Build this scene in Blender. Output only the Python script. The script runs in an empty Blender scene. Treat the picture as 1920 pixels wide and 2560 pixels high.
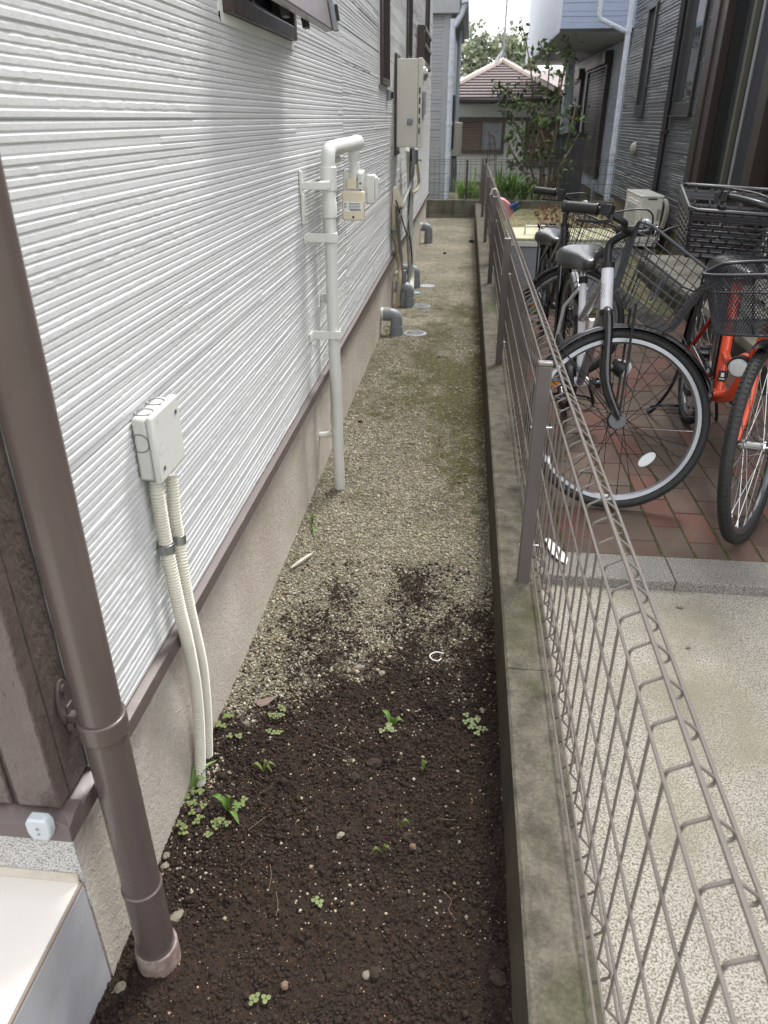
import bpy, bmesh, math, random
import numpy as np
from mathutils import Vector, Matrix
random.seed(7); rng=np.random.default_rng(7)
C=bpy.context.scene.collection
SC=bpy.context.scene
# ------------------------------------------------------------------ camera
PITCH=math.radians(28.15); YAW=math.radians(5.95); FPX=1840.0; CAMH=1.38
cam=bpy.data.cameras.new('camera'); camo=bpy.data.objects.new('camera',cam); C.objects.link(camo)
camo.location=(0,0,CAMH); camo.rotation_euler=(math.pi/2-PITCH,0,YAW)
cam.sensor_fit='VERTICAL'; cam.sensor_height=36; cam.lens=36*FPX/2560
cam.clip_start=.02; cam.clip_end=3000
cam.dof.use_dof=True; cam.dof.focus_distance=2.0; cam.dof.aperture_fstop=8.0
SC.camera=camo
# ------------------------------------------------------------------ sky and sun (overcast)
SUN_EL=math.radians(58); SUN_AZ=math.radians(28)   # azimuth measured from +Y toward +X
w=bpy.data.worlds.new('World'); SC.world=w; w.use_nodes=True
nt=w.node_tree; nt.nodes.clear()
sky=nt.nodes.new('ShaderNodeTexSky'); sky.sky_type='NISHITA'; sky.sun_disc=False
sky.sun_elevation=SUN_EL; sky.sun_rotation=SUN_AZ; sky.air_density=1.0; sky.dust_density=4.0; sky.ozone_density=1.0
hs=nt.nodes.new('ShaderNodeHueSaturation'); hs.inputs['Saturation'].default_value=.22
mx=nt.nodes.new('ShaderNodeMix'); mx.data_type='RGBA'; mx.inputs[0].default_value=.72
mx.inputs[7].default_value=(8.3,8.4,8.6,1)
bg=nt.nodes.new('ShaderNodeBackground'); bg.inputs[1].default_value=.105
wo=nt.nodes.new('ShaderNodeOutputWorld')
nt.links.new(sky.outputs[0],hs.inputs['Color']); nt.links.new(hs.outputs[0],mx.inputs[6])
nt.links.new(mx.outputs[2],bg.inputs[0]); nt.links.new(bg.outputs[0],wo.inputs[0])
sun=bpy.data.lights.new('sun','SUN'); sun.energy=1.3; sun.angle=math.radians(14); sun.color=(1,.975,.94)
suno=bpy.data.objects.new('sun',sun); C.objects.link(suno)
sd=Vector((math.sin(SUN_AZ)*math.cos(SUN_EL),math.cos(SUN_AZ)*math.cos(SUN_EL),math.sin(SUN_EL)))
suno.rotation_euler=sd.to_track_quat('Z','Y').to_euler()
SC.view_settings.view_transform='Standard'; SC.view_settings.look='None'
SC.view_settings.exposure=1.6; SC.view_settings.gamma=1; SC.view_settings.use_curve_mapping=False
try:
    SC.render.engine='CYCLES'; SC.cycles.use_denoising=True
except Exception: pass
# ------------------------------------------------------------------ measuring helper: a sight line met with a known plane of the place
_fw=Vector((-math.sin(YAW)*math.cos(PITCH),math.cos(YAW)*math.cos(PITCH),-math.sin(PITCH)))
_r=Vector((math.cos(YAW),math.sin(YAW),0)); _u=_r.cross(_fw)
def at(x,y,X=None,Y=None,Z=None):
    d=_fw+_r*((x-960)/FPX)-_u*((y-1280)/FPX)
    if X is not None: k=X/d.x
    elif Y is not None: k=Y/d.y
    else: k=(Z-CAMH)/d.z
    return Vector((0,0,CAMH))+d*k
# ------------------------------------------------------------------ materials
def lin(c):
    return tuple(((v/255)/12.92 if v/255<=.04045 else ((v/255+.055)/1.055)**2.4) for v in c)+(1,)
MATS={}
def mat(name,rgb,rough=.6,metal=0,var=.12,vscale=8,bump=0,bscale=200,rgb2=None,mscale=3,mthr=(.45,.6),spec=.5,
        island=0,coat=0,objvar=0,stretch=None,bdist=.002,detail=4,rgb3=None,m3=(1.5,.55,.65),trans=0,alpha=1,emit=0,ior=0,bump2=0,b2scale=30):
    """procedural material: colour mottled by noise, optional second/third colour patches, fine bump"""
    if name in MATS: return MATS[name]
    m=bpy.data.materials.new(name); m.use_nodes=True; MATS[name]=m
    n=m.node_tree.nodes; l=m.node_tree.links; b=n['Principled BSDF']
    tc=n.new('ShaderNodeTexCoord'); src=tc.outputs['Object']
    geo=n.new('ShaderNodeNewGeometry'); src=geo.outputs['Position']
    if stretch:
        mp=n.new('ShaderNodeMapping'); mp.inputs['Scale'].default_value=stretch; l.new(src,mp.inputs[0]); src=mp.outputs[0]
    def noise(sc,det=4,ro=.6):
        t=n.new('ShaderNodeTexNoise'); t.inputs['Scale'].default_value=sc; t.inputs['Detail'].default_value=det
        t.inputs['Roughness'].default_value=ro; l.new(src,t.inputs['Vector']); return t.outputs[0]
    def mixc(f,a,bc,mode='MIX'):
        x=n.new('ShaderNodeMix'); x.data_type='RGBA'; x.blend_type=mode
        if isinstance(f,(int,float)): x.inputs[0].default_value=f
        else: l.new(f,x.inputs[0])
        for s,v in ((6,a),(7,bc)):
            if isinstance(v,tuple): x.inputs[s].default_value=v
            else: l.new(v,x.inputs[s])
        return x.outputs[2]
    def ramp(s,a,bb,lo=0,hi=1):
        r=n.new('ShaderNodeMapRange'); r.inputs[1].default_value=a; r.inputs[2].default_value=bb
        r.inputs[3].default_value=lo; r.inputs[4].default_value=hi; l.new(s,r.inputs[0]); return r.outputs[0]
    col=lin(rgb)
    if rgb2: col=mixc(ramp(noise(mscale,6,.65),*mthr),col,lin(rgb2))
    if rgb3: col=mixc(ramp(noise(m3[0],5,.6),m3[1],m3[2]),col,lin(rgb3))
    fac=None
    if var:
        v=ramp(noise(vscale,detail,.6),.25,.75,1-var,1+var); fac=v
    def mulv(a,bb):
        if a is None: return bb
        q=n.new('ShaderNodeMath'); q.operation='MULTIPLY'; l.new(a,q.inputs[0]); l.new(bb,q.inputs[1]); return q.outputs[0]
    if island: fac=mulv(fac,ramp(geo.outputs['Random Per Island'],0,1,1-island,1+island))
    if objvar:
        oi=n.new('ShaderNodeObjectInfo'); fac=mulv(fac,ramp(oi.outputs['Random'],0,1,1-objvar,1+objvar))
    if fac is not None:
        vm=n.new('ShaderNodeVectorMath'); vm.operation='SCALE'
        if isinstance(col,tuple): vm.inputs[0].default_value=col[:3]
        else: l.new(col,vm.inputs[0])
        l.new(fac,vm.inputs['Scale']); col=vm.outputs[0]
    if isinstance(col,tuple): b.inputs['Base Color'].default_value=col
    else: l.new(col,b.inputs['Base Color'])
    b.inputs['Roughness'].default_value=rough; b.inputs['Metallic'].default_value=metal
    if rough>.15 and rough<.9:
        l.new(ramp(noise(vscale*3,3),.3,.7,rough*.85,min(1,rough*1.15)),b.inputs['Roughness'])
    b.inputs['Specular IOR Level'].default_value=spec
    if coat: b.inputs['Coat Weight'].default_value=coat; b.inputs['Coat Roughness'].default_value=.1
    if trans: b.inputs['Transmission Weight'].default_value=trans
    if alpha<1: b.inputs['Alpha'].default_value=alpha
    if ior: b.inputs['IOR'].default_value=ior
    last=None
    if bump:
        bp=n.new('ShaderNodeBump'); bp.inputs['Strength'].default_value=bump; bp.inputs['Distance'].default_value=bdist
        l.new(noise(bscale,3,.7),bp.inputs['Height']); last=bp
        if bump2:
            bq=n.new('ShaderNodeBump'); bq.inputs['Strength'].default_value=bump2; bq.inputs['Distance'].default_value=bdist*4
            l.new(noise(b2scale,4,.6),bq.inputs['Height']); l.new(bq.outputs[0],bp.inputs['Normal'])
        l.new(bp.outputs[0],b.inputs['Normal'])
    return m
# ------------------------------------------------------------------ objects
WORLD={}
def tag(o,label=None,cat=None,group=None,kind=None):
    if label: o['label']=label
    if cat: o['category']=cat
    if group: o['group']=group
    if kind: o['kind']=kind
    return o
def thing(name,label,cat,loc=(0,0,0),group=None,matrix=None):
    o=bpy.data.objects.new(name,None); C.objects.link(o); o.empty_display_size=.1
    if matrix is not None: o.matrix_world=matrix
    else: o.location=loc
    WORLD[o.name]=Vector(loc); return tag(o,label,cat,group)
def link(name,me,parent=None,label=None,kind=None,origin=None,smooth=True,local=False):
    """link a mesh whose vertices are in world space (local=True: already in the parent's space)"""
    o=bpy.data.objects.new(name,me); C.objects.link(o)
    po=WORLD.get(parent.name,Vector((0,0,0))) if parent else Vector((0,0,0))
    if parent: o.parent=parent
    if local: WORLD[o.name]=po
    else:
        og=Vector(origin) if origin is not None else po
        me.transform(Matrix.Translation(-og)); o.location=og-po; WORLD[o.name]=og
    if smooth:
        me.polygons.foreach_set('use_smooth',[True]*len(me.polygons))
        me.update()
        try: me.set_sharp_from_angle(angle=math.radians(35))
        except Exception: pass
    return tag(o,label,None,None,kind)
class MB:
    def __init__(s): s.v=[]; s.f=[]
    def add(s,vs,fs):
        b=len(s.v); s.v+= [tuple(v) for v in vs]; s.f+= [tuple(b+i for i in f) for f in fs]; return s
    def box(s,x0,x1,y0,y1,z0,z1):
        return s.obox(((x0+x1)/2,(y0+y1)/2,(z0+z1)/2),(abs(x1-x0)/2,0,0),(0,abs(y1-y0)/2,0),(0,0,abs(z1-z0)/2))
    def obox(s,c,ax,ay,az):
        c,ax,ay,az=map(Vector,(c,ax,ay,az)); vs=[c+i*ax+j*ay+k*az for k in(-1,1) for j in(-1,1) for i in(-1,1)]
        return s.add(vs,[(0,2,3,1),(4,5,7,6),(0,1,5,4),(2,6,7,3),(0,4,6,2),(1,3,7,5)])
    def prism(s,poly,d):
        """closed polygon (3D points) extruded by vector d"""
        d=Vector(d); p=[Vector(q) for q in poly]; n=len(p)
        return s.add(p+[q+d for q in p],[tuple(range(n))[::-1],tuple(range(n,2*n))]+[(i,(i+1)%n,n+(i+1)%n,n+i) for i in range(n)])
    def tube(s,pts,r,seg=8,closed=False,caps=True):
        pts=[Vector(p) for p in pts]; n=len(pts); rr=r if isinstance(r,(list,tuple)) else [r]*n
        T=[]
        for i in range(n):
            a=pts[i-1] if (i>0 or closed) else pts[i]; b=pts[(i+1)%n] if (i<n-1 or closed) else pts[i]
            t=b-a; T.append(t.normalized() if t.length>1e-9 else Vector((0,0,1)))
        up=Vector((0,0,1)) if abs(T[0].z)<.9 else Vector((1,0,0)); N=(up-T[0]*up.dot(T[0])).normalized()
        vs=[]
        for i in range(n):
            N=(N-T[i]*N.dot(T[i])); N=N.normalized() if N.length>1e-6 else T[i].orthogonal().normalized()
            B=T[i].cross(N)
            for k in range(seg):
                a=2*math.pi*k/seg; vs.append(pts[i]+(N*math.cos(a)+B*math.sin(a))*rr[i])
        fs=[]
        m=n if closed else n-1
        for i in range(m):
            for k in range(seg):
                a=i*seg+k; b=i*seg+(k+1)%seg; c=((i+1)%n)*seg+(k+1)%seg; d=((i+1)%n)*seg+k; fs.append((a,b,c,d))
        if caps and not closed: fs+= [tuple(range(seg))[::-1],tuple((n-1)*seg+k for k in range(seg))]
        return s.add(vs,fs)
    def cyl(s,p,q,r,seg=16,r2=None): return s.tube([p,q],[r,r2 if r2 is not None else r],seg)
    def lathe(s,c,axis,prof,seg=24,start=None):
        """profile of (distance along axis, radius)"""
        c=Vector(c); a=Vector(axis).normalized(); N=a.orthogonal().normalized(); B=a.cross(N); vs=[]
        for (h,r) in prof:
            for k in range(seg):
                t=2*math.pi*k/seg; vs.append(c+a*h+(N*math.cos(t)+B*math.sin(t))*max(r,1e-4))
        fs=[(i*seg+k,i*seg+(k+1)%seg,(i+1)*seg+(k+1)%seg,(i+1)*seg+k) for i in range(len(prof)-1) for k in range(seg)]
        fs+=[tuple(range(seg))[::-1],tuple((len(prof)-1)*seg+k for k in range(seg))]
        return s.add(vs,fs)
    def sphere(s,c,r,seg=12,sc=(1,1,1)):
        c=Vector(c); vs=[];fs=[]; R=seg//2
        for i in range(R+1):
            th=math.pi*i/R
            for k in range(seg):
                ph=2*math.pi*k/seg; vs.append(c+Vector((r*sc[0]*math.sin(th)*math.cos(ph),r*sc[1]*math.sin(th)*math.sin(ph),r*sc[2]*math.cos(th))))
        fs=[(i*seg+k,(i+1)*seg+k,(i+1)*seg+(k+1)%seg,i*seg+(k+1)%seg) for i in range(R) for k in range(seg)]
        return s.add(vs,fs)
    def xf(s,M): s.v=[tuple(M@Vector(v)) for v in s.v]; return s
    def mesh(s,name,m):
        me=bpy.data.meshes.new(name); me.from_pydata(s.v,[],s.f); me.validate()
        if m: me.materials.append(m)
        bm=bmesh.new(); bm.from_mesh(me); bmesh.ops.recalc_face_normals(bm,faces=bm.faces); bm.to_mesh(me); bm.free(); return me
    def build(s,name,m,parent=None,label=None,kind=None,origin=None,bevel=0,local=False,smooth=True):
        o=link(name,s.mesh(name,m),parent,label,kind,origin,smooth,local)
        if bevel:
            b=o.modifiers.new('bevel','BEVEL'); b.width=bevel; b.segments=2; b.limit_method='ANGLE'; b.angle_limit=math.radians(35)
        return o
def smooth_pts(P,n=8,closed=False):
    P=[Vector(p) for p in P]; out=[]; N=len(P); rng_=range(N) if closed else range(N-1)
    for i in rng_:
        p0=P[i-1] if (i>0 or closed) else P[i]; p1=P[i]; p2=P[(i+1)%N]; p3=P[(i+2)%N] if (i+2<N or closed) else p2
        for k in range(n):
            t=k/n; out.append(.5*((2*p1)+(p2-p0)*t+(2*p0-5*p1+4*p2-p3)*t*t+(3*p1-p0-3*p2+p3)*t**3))
    if not closed: out.append(P[-1])
    return out
def copy_of(o,loc=None,parent=None,label=None,name=None):
    c=o.copy(); C.objects.link(c)
    if loc is not None: c.location=loc
    if parent: c.parent=parent
    if label: c['label']=label
    return c
def copy_tree(o,loc,label=None):
    r=o.copy(); C.objects.link(r); r.location=loc
    if label: r['label']=label
    for ch in list(o.children):
        c=ch.copy(); C.objects.link(c); c.parent=r
        for g in list(ch.children):
            d=g.copy(); C.objects.link(d); d.parent=c
    return r
def bulk(name,V,F,m,kind='stuff',parent=None,smooth=False,attr=None):
    """fast mesh from numpy arrays; F is (n,3) or (n,4)"""
    me=bpy.data.meshes.new(name); nv=len(V); nf,k=F.shape
    me.vertices.add(nv); me.vertices.foreach_set('co',V.astype(np.float32).ravel())
    me.loops.add(nf*k); me.loops.foreach_set('vertex_index',F.astype(np.int32).ravel())
    me.polygons.add(nf); me.polygons.foreach_set('loop_start',np.arange(0,nf*k,k,dtype=np.int32))
    try: me.polygons.foreach_set('loop_total',np.full(nf,k,dtype=np.int32))
    except Exception: pass
    if smooth: me.polygons.foreach_set('use_smooth',np.ones(nf,dtype=bool))
    if attr is not None:
        a=me.color_attributes.new('mask','FLOAT_COLOR','POINT'); a.data.foreach_set('color',attr.astype(np.float32).ravel())
    me.update(calc_edges=True); me.validate()
    me.materials.append(m)
    o=bpy.data.objects.new(name,me); C.objects.link(o)
    if parent: o.parent=parent; WORLD[o.name]=WORLD.get(parent.name,Vector((0,0,0))); o.location=-WORLD[parent.name]
    return tag(o,kind=kind)
def vnoise(x,y,seed=0):
    """smooth value noise for numpy arrays"""
    xi=np.floor(x).astype(int); yi=np.floor(y).astype(int); xf=x-xi; yf=y-yi
    def h(a,b):
        n=(a*374761393+b*668265263+seed*1442695041)&0x7fffffff; n=(n^(n>>13))*1274126177&0x7fffffff; return ((n^(n>>16))&0xffff)/65535.
    u=xf*xf*(3-2*xf); v=yf*yf*(3-2*yf)
    return (h(xi,yi)*(1-u)+h(xi+1,yi)*u)*(1-v)+(h(xi,yi+1)*(1-u)+h(xi+1,yi+1)*u)*v
def fbm(x,y,seed=0,o=4):
    s=0;a=.5
    for i in range(o): s=s+a*vnoise(x*2**i,y*2**i,seed+i); a*=.5
    return s/(1-.5**o)
def rel(v,a,b): return np.clip((v-a)/(b-a),0,1)
OCT_V=np.array([[1,0,0],[-1,0,0],[0,1,0],[0,-1,0],[0,0,1],[0,0,-1]],float); OCT_F=np.array([[0,2,4],[2,1,4],[1,3,4],[3,0,4],[2,0,5],[1,2,5],[3,1,5],[0,3,5]])
def ico():
    bm=bmesh.new(); bmesh.ops.create_icosphere(bm,subdivisions=1,radius=1); V=np.array([v.co[:] for v in bm.verts]); F=np.array([[v.index for v in f.verts] for f in bm.faces]); bm.free(); return V,F
ICO=ico()
def scatter(name,pos,size,m,shape='ico',flat=.7,jit=.25,kind='stuff',smooth=False):
    V,F=ICO if shape=='ico' else (OCT_V,OCT_F)
    n=len(pos); k=len(V)
    sc=size[:,None]*np.stack([rng.uniform(.7,1.3,n),rng.uniform(.7,1.3,n),rng.uniform(flat*.8,flat*1.2,n)],1)
    a=rng.uniform(0,2*np.pi,n); ca,sa=np.cos(a),np.sin(a)
    W=V[None]*(1+rng.uniform(-jit,jit,(n,k,1))); W=W*sc[:,None,:]
    X=W[...,0]*ca[:,None]-W[...,1]*sa[:,None]; Y=W[...,0]*sa[:,None]+W[...,1]*ca[:,None]
    tl=rng.uniform(-.5,.5,n)[:,None]; Z=W[...,2]+X*tl*.6
    W=np.stack([X,Y,Z],2)+pos[:,None,:]
    Fs=F[None]+(np.arange(n)*k)[:,None,None]
    return bulk(name,W.reshape(-1,3),Fs.reshape(-1,3),m,kind,smooth=smooth)
# ------------------------------------------------------------------ palette
M=mat
m_white=M('white_siding',(193,194,194),.46,var=.05,vscale=2,bump=.3,bscale=260,bdist=.0015,spec=.5,bump2=.25,b2scale=60)
m_whitep=M('white_plastic',(204,205,200),.45,var=.05,vscale=12,bump=.05,bscale=500)
m_ivory=M('ivory_metal',(196,193,182),.5,var=.04,vscale=6)
m_beigep=M('beige_plastic',(216,205,182),.5,var=.05)
m_brown=M('brown_plastic',(86,75,72),.28,var=.05,vscale=5,spec=.5)
m_brownm=M('brown_metal',(92,80,78),.42,var=.09,vscale=9,rgb2=(128,116,112),mscale=25,mthr=(.62,.75))
m_stone=M('brown_stone_siding',(88,77,73),.3,var=.10,vscale=12,bump=.9,bscale=42,bdist=.006,spec=.5,stretch=(1,1,.6),bump2=.5,b2scale=14,rgb2=(98,87,82),mscale=30,mthr=(.55,.7))
m_found=M('foundation_stucco',(198,188,176),.85,var=.10,vscale=6,bump=1,bscale=240,bdist=.004,rgb2=(176,162,146),mscale=1.4,mthr=(.48,.75),rgb3=(198,190,180),m3=(60,.5,.7),bump2=.5,b2scale=60)
m_found2=M('grey_granular_plaster',(200,198,194),.8,var=.1,vscale=60,bump=1,bscale=300,bdist=.004,rgb2=(104,102,100),mscale=330,mthr=(.5,.6))
m_caulk=M('grey_sealant',(150,156,156),.5,var=.06,bump=.5,bscale=60,bdist=.003)
m_tile=M('white_porch_tile',(214,208,202),.35,var=.03,vscale=3,rgb2=(210,204,196),mscale=6,mthr=(.5,.8),bump=.05,bscale=200)
m_tileg=M('grey_porch_tile',(168,168,172),.4,var=.05,vscale=5,rgb2=(150,150,152),mscale=8,mthr=(.45,.75))
m_grout=M('brown_grout',(140,128,118),.8)
m_sand=M('sandy_mortar',(176,168,156),.9,var=.14,vscale=20,bump=.8,bscale=150,rgb2=(140,122,98),mscale=9,mthr=(.5,.7))
m_steel=M('galvanised_steel',(150,152,152),.3,metal=.9,var=.12,vscale=30)
m_greyp=M('grey_pvc',(128,132,136),.5,var=.06,vscale=10)
m_black=M('black_rubber',(24,24,25),.5,var=.15,vscale=20)
m_blackp=M('black_plastic',(27,28,31),.36,var=.1,vscale=20)
m_blackg=M('black_gloss_paint',(20,21,24),.14,var=.1,coat=.6)
m_dark=M('window_interior',(22,23,30),.4,var=.3,vscale=4)
m_frame=M('dark_brown_window_frame',(62,50,48),.35,var=.06)
m_glass=M('window_glass',(128,134,140),.03,metal=.8,var=0)
m_conc=M('old_concrete',(114,108,95),.9,var=.35,vscale=160,bump=1,bscale=330,bdist=.004,rgb2=(72,67,56),mscale=16,mthr=(.38,.68),rgb3=(70,72,42),m3=(3.1,.5,.72),bump2=.4,b2scale=60)
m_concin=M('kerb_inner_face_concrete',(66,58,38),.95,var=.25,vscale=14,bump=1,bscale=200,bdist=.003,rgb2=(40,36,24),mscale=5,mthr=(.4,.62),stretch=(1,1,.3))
# ------------------------------------------------------------------ ground
def gz(X,Y):
    z=.004*np.sin(X*5)+ -.05*rel(Y,4.,11.)
    return z
def soilmask(X,Y):
    n=fbm(X*9+3,Y*6,3); n2=fbm(X*30,Y*26,9)
    edge=1.84+.12*np.sin(X*6+.5)+(n-.5)*.75+np.exp(-((X+.13)/.12)**2)*.18-rel(X,-.44,-.56)*.40-rel(X,.0,.14)*.02
    return rel(edge-Y+(n2-.5)*.5,-.32,.32)
def mossmask(X,Y):
    n=fbm(X*5+7,Y*3.2,21); n2=fbm(X*24,Y*20,5)
    b=np.exp(-((Y-4.1)/1.0)**2)*(.95-.55*rel(-X,.2,.5))+np.exp(-((Y-2.7)/.5)**2)*rel(X,-.3,.05)*.45+np.exp(-((Y-5.9)/1.2)**2)*.45+.26*rel(Y,6,8)*rel(X,-.35,.1)+.12*rel(X,-.05,.12)
    return rel(b+(n-.5)*1.15+(n2-.5)*.9,.29,.84)
def ground_h(X,Y,s=None):
    s=soilmask(X,Y) if s is None else s
    Z=gz(X,Y)+s*((fbm(X*14,Y*14,31)-.5)*.034+(fbm(X*70,Y*70,33,3)-.5)*.013)+(1-s)*(fbm(X*6,Y*6,35)-.5)*.012
    return Z-.022*np.exp(-(((X+.14)/.12)**2+((Y-1.44)/.05)**2))+.014*np.exp(-(((X+.12)/.16)**2+((Y-1.36)/.05)**2))
def ground_patch(x0,x1,y0,y1,nx,ny,amp=1.):
    xs=np.linspace(x0,x1,nx); ys=np.linspace(y0,y1,ny); X,Y=np.meshgrid(xs,ys)
    s=soilmask(X,Y); mo=mossmask(X,Y)
    Z=gz(X,Y)+amp*(s*((fbm(X*14,Y*14,31)-.5)*.034+(fbm(X*70,Y*70,33,3)-.5)*.013)+(1-s)*(fbm(X*6,Y*6,35)-.5)*.012+(1-s)*(fbm(X*90,Y*90,36,2)-.5)*.003)
    # small scraped hollow where the soil was turned, and the soil banked against the pipes
    Z-=.022*np.exp(-(((X+.14)/.12)**2+((Y-1.44)/.05)**2))*amp; Z+=.014*np.exp(-(((X+.12)/.16)**2+((Y-1.36)/.05)**2))*amp
    return X,Y,Z,s,mo
gm=bpy.data.materials.new('soil_and_gravel'); gm.use_nodes=True
def build_ground_mat(m):
    n=m.node_tree.nodes; l=m.node_tree.links; b=n['Principled BSDF']; geo=n.new('ShaderNodeNewGeometry')
    at_=n.new('ShaderNodeAttribute'); at_.attribute_name='mask'; sp=n.new('ShaderNodeSeparateColor'); l.new(at_.outputs['Color'],sp.inputs[0])
    def noise(sc,d=4,r=.6):
        t=n.new('ShaderNodeTexNoise'); t.inputs['Scale'].default_value=sc; t.inputs['Detail'].default_value=d; t.inputs['Roughness'].default_value=r; l.new(geo.outputs['Position'],t.inputs['Vector']); return t.outputs[0]
    def vor(sc):
        t=n.new('ShaderNodeTexVoronoi'); t.inputs['Scale'].default_value=sc; l.new(geo.outputs['Position'],t.inputs['Vector']); return t
    def cr(s,st):
        r=n.new('ShaderNodeValToRGB'); e=r.color_ramp.elements; e[0].position=st[0][0]; e[0].color=lin(st[0][1]); e[1].position=st[-1][0]; e[1].color=lin(st[-1][1])
        for p,c in st[1:-1]: q=e.new(p); q.color=lin(c)
        l.new(s,r.inputs[0]); return r.outputs[0]
    def mixc(f,a,c):
        x=n.new('ShaderNodeMix'); x.data_type='RGBA'; l.new(f,x.inputs[0]); l.new(a,x.inputs[6]); l.new(c,x.inputs[7]); return x.outputs[2]
    v1=vor(190); sg=n.new('ShaderNodeSeparateColor'); l.new(v1.outputs['Color'],sg.inputs[0])
    grav=cr(sg.outputs[0],[(0,(52,46,36)),(.35,(106,100,84)),(.7,(140,134,114)),(.93,(178,172,152)),(1,(212,204,182))])
    soil=cr(noise(120,5,.7),[(.3,(24,16,11)),(.5,(40,27,19)),(.7,(56,40,29))])
    moss=cr(noise(60,6,.7),[(.3,(38,36,16)),(.5,(62,60,26)),(.6,(86,82,44)),(.70,(130,122,94))])
    big=cr(noise(1.6,5,.6),[(.35,(150,150,150)),(.65,(255,255,255))])
    mm=n.new('ShaderNodeMix'); mm.data_type='RGBA'; mm.blend_type='MULTIPLY'; mm.inputs[0].default_value=.6; l.new(grav,mm.inputs[6]); l.new(big,mm.inputs[7])
    c=mixc(sp.outputs[1],mm.outputs[2],moss); c=mixc(sp.outputs[0],c,soil); l.new(c,b.inputs['Base Color']); b.inputs['Roughness'].default_value=.9
    b.inputs['Specular IOR Level'].default_value=.35
    bp=n.new('ShaderNodeBump'); bp.inputs['Strength'].default_value=.9; bp.inputs['Distance'].default_value=.003; l.new(v1.outputs['Distance'],bp.inputs['Height']); bp.invert=True
    bp2=n.new('ShaderNodeBump'); bp2.inputs['Strength'].default_value=.8; bp2.inputs['Distance'].default_value=.004; l.new(noise(300,3,.7),bp2.inputs['Height']); l.new(bp2.outputs[0],bp.inputs['Normal']); l.new(bp.outputs[0],b.inputs['Normal'])
build_ground_mat(gm)
def grid_faces(nx,ny,off=0):
    i=np.arange(nx-1); j=np.arange(ny-1); I,J=np.meshgrid(i,j); a=(J*nx+I).ravel()
    return np.stack([a,a+1,a+nx+1,a+nx],1)+off
Vs=[];Fs=[];As=[];off=0
for (y0,y1,nx,ny) in ((.2,2.3,150,480),(2.3,5.,90,300),(5.,13.2,40,220)):
    X,Y,Z,s,mo=ground_patch(-.64,.19,y0,y1,nx,ny)
    Vs.append(np.stack([X,Y,Z],-1).reshape(-1,3)); As.append(np.stack([s,mo,0*s,0*s+1],-1).reshape(-1,4)); Fs.append(grid_faces(nx,ny,off)); off+=nx*ny
bulk('ground',np.concatenate(Vs),np.concatenate(Fs),gm,'structure',smooth=True,attr=np.concatenate(As))
terr=MB(); terr.add([(-600,-300,-.14),(600,-300,-.14),(600,1200,-.14),(-600,1200,-.14)],[(0,1,2,3)])
terr.build('terrain',M('terrain_earth',(112,108,84),.95,var=.3,vscale=1.5,rgb2=(84,92,52),mscale=.8),kind='structure')
# gravel lying on the alley, thinned where soil or moss covers it
n=120000
px=rng.uniform(-.60,.165,n); py=np.exp(rng.uniform(np.log(.85),np.log(5.6),n)); s=soilmask(px,py); mo=mossmask(px,py)
dens=(1-s)**.9*(1-.8*mo)*(.45+.75*rel(fbm(px*16,py*12,77),.3,.6)); dens=np.maximum(dens,.018+.06*rel(-px,.44,.5)*(py<1.6)+.16*rel(py,1.25,1.75)*(s>.5)*rel(fbm(px*7,py*7,91),.35,.6))
k=rng.uniform(0,1,n)<dens
px,py=px[k],py[k]; s=s[k]
zz=ground_h(px,py,s)+.001
size=rng.gamma(4,.00058,len(px)).clip(.0008,.008)*(1+.10*(py-1.5).clip(0,3)); 
m_grav=M('pale_gravel',(152,147,130),.75,var=.15,vscale=60,island=.5,rgb2=(132,120,96),mscale=25,mthr=(.4,.6),rgb3=(186,180,166),m3=(40,.55,.7))
scatter('gravel',np.stack([px,py,zz+size*.25],1),size,m_grav,'oct',.75,.3)
# crumbs and clods of dark soil
n=60000
px=rng.uniform(-.60,.165,n); py=.3+1.9*rng.power(1.3,n); s=soilmask(px,py); k=rng.uniform(0,1,n)<s*(.35+.65*rel(fbm(px*9,py*9,55),.35,.6))+.02
px,py,s=px[k],py[k],s[k]
zz=ground_h(px,py,s)+.001
size=rng.gamma(3.2,.00085,len(px)).clip(.0012,.011)
m_soil=M('dark_soil_crumbs',(44,30,21),.95,var=.2,vscale=150,island=.35,bump=.8,bscale=500,bdist=.0015)
scatter('soil_crumbs',np.stack([px,py,zz+size*.2],1),size,m_soil,'oct',.8,.35)
n=6000
px=rng.uniform(-.60,.165,n); py=.3+1.7*rng.power(1.2,n); s=soilmask(px,py)
zz=ground_h(px,py,s)+.001
scatter('fine_grit',np.stack([px,py,zz],1),rng.gamma(2.5,.00038,n).clip(.0004,.003),M('fine_pale_grit',(142,124,98),.8,var=.2,vscale=90,island=.5,rgb2=(140,104,76),mscale=60,mthr=(.5,.6)),'oct',.8,.3)
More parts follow.
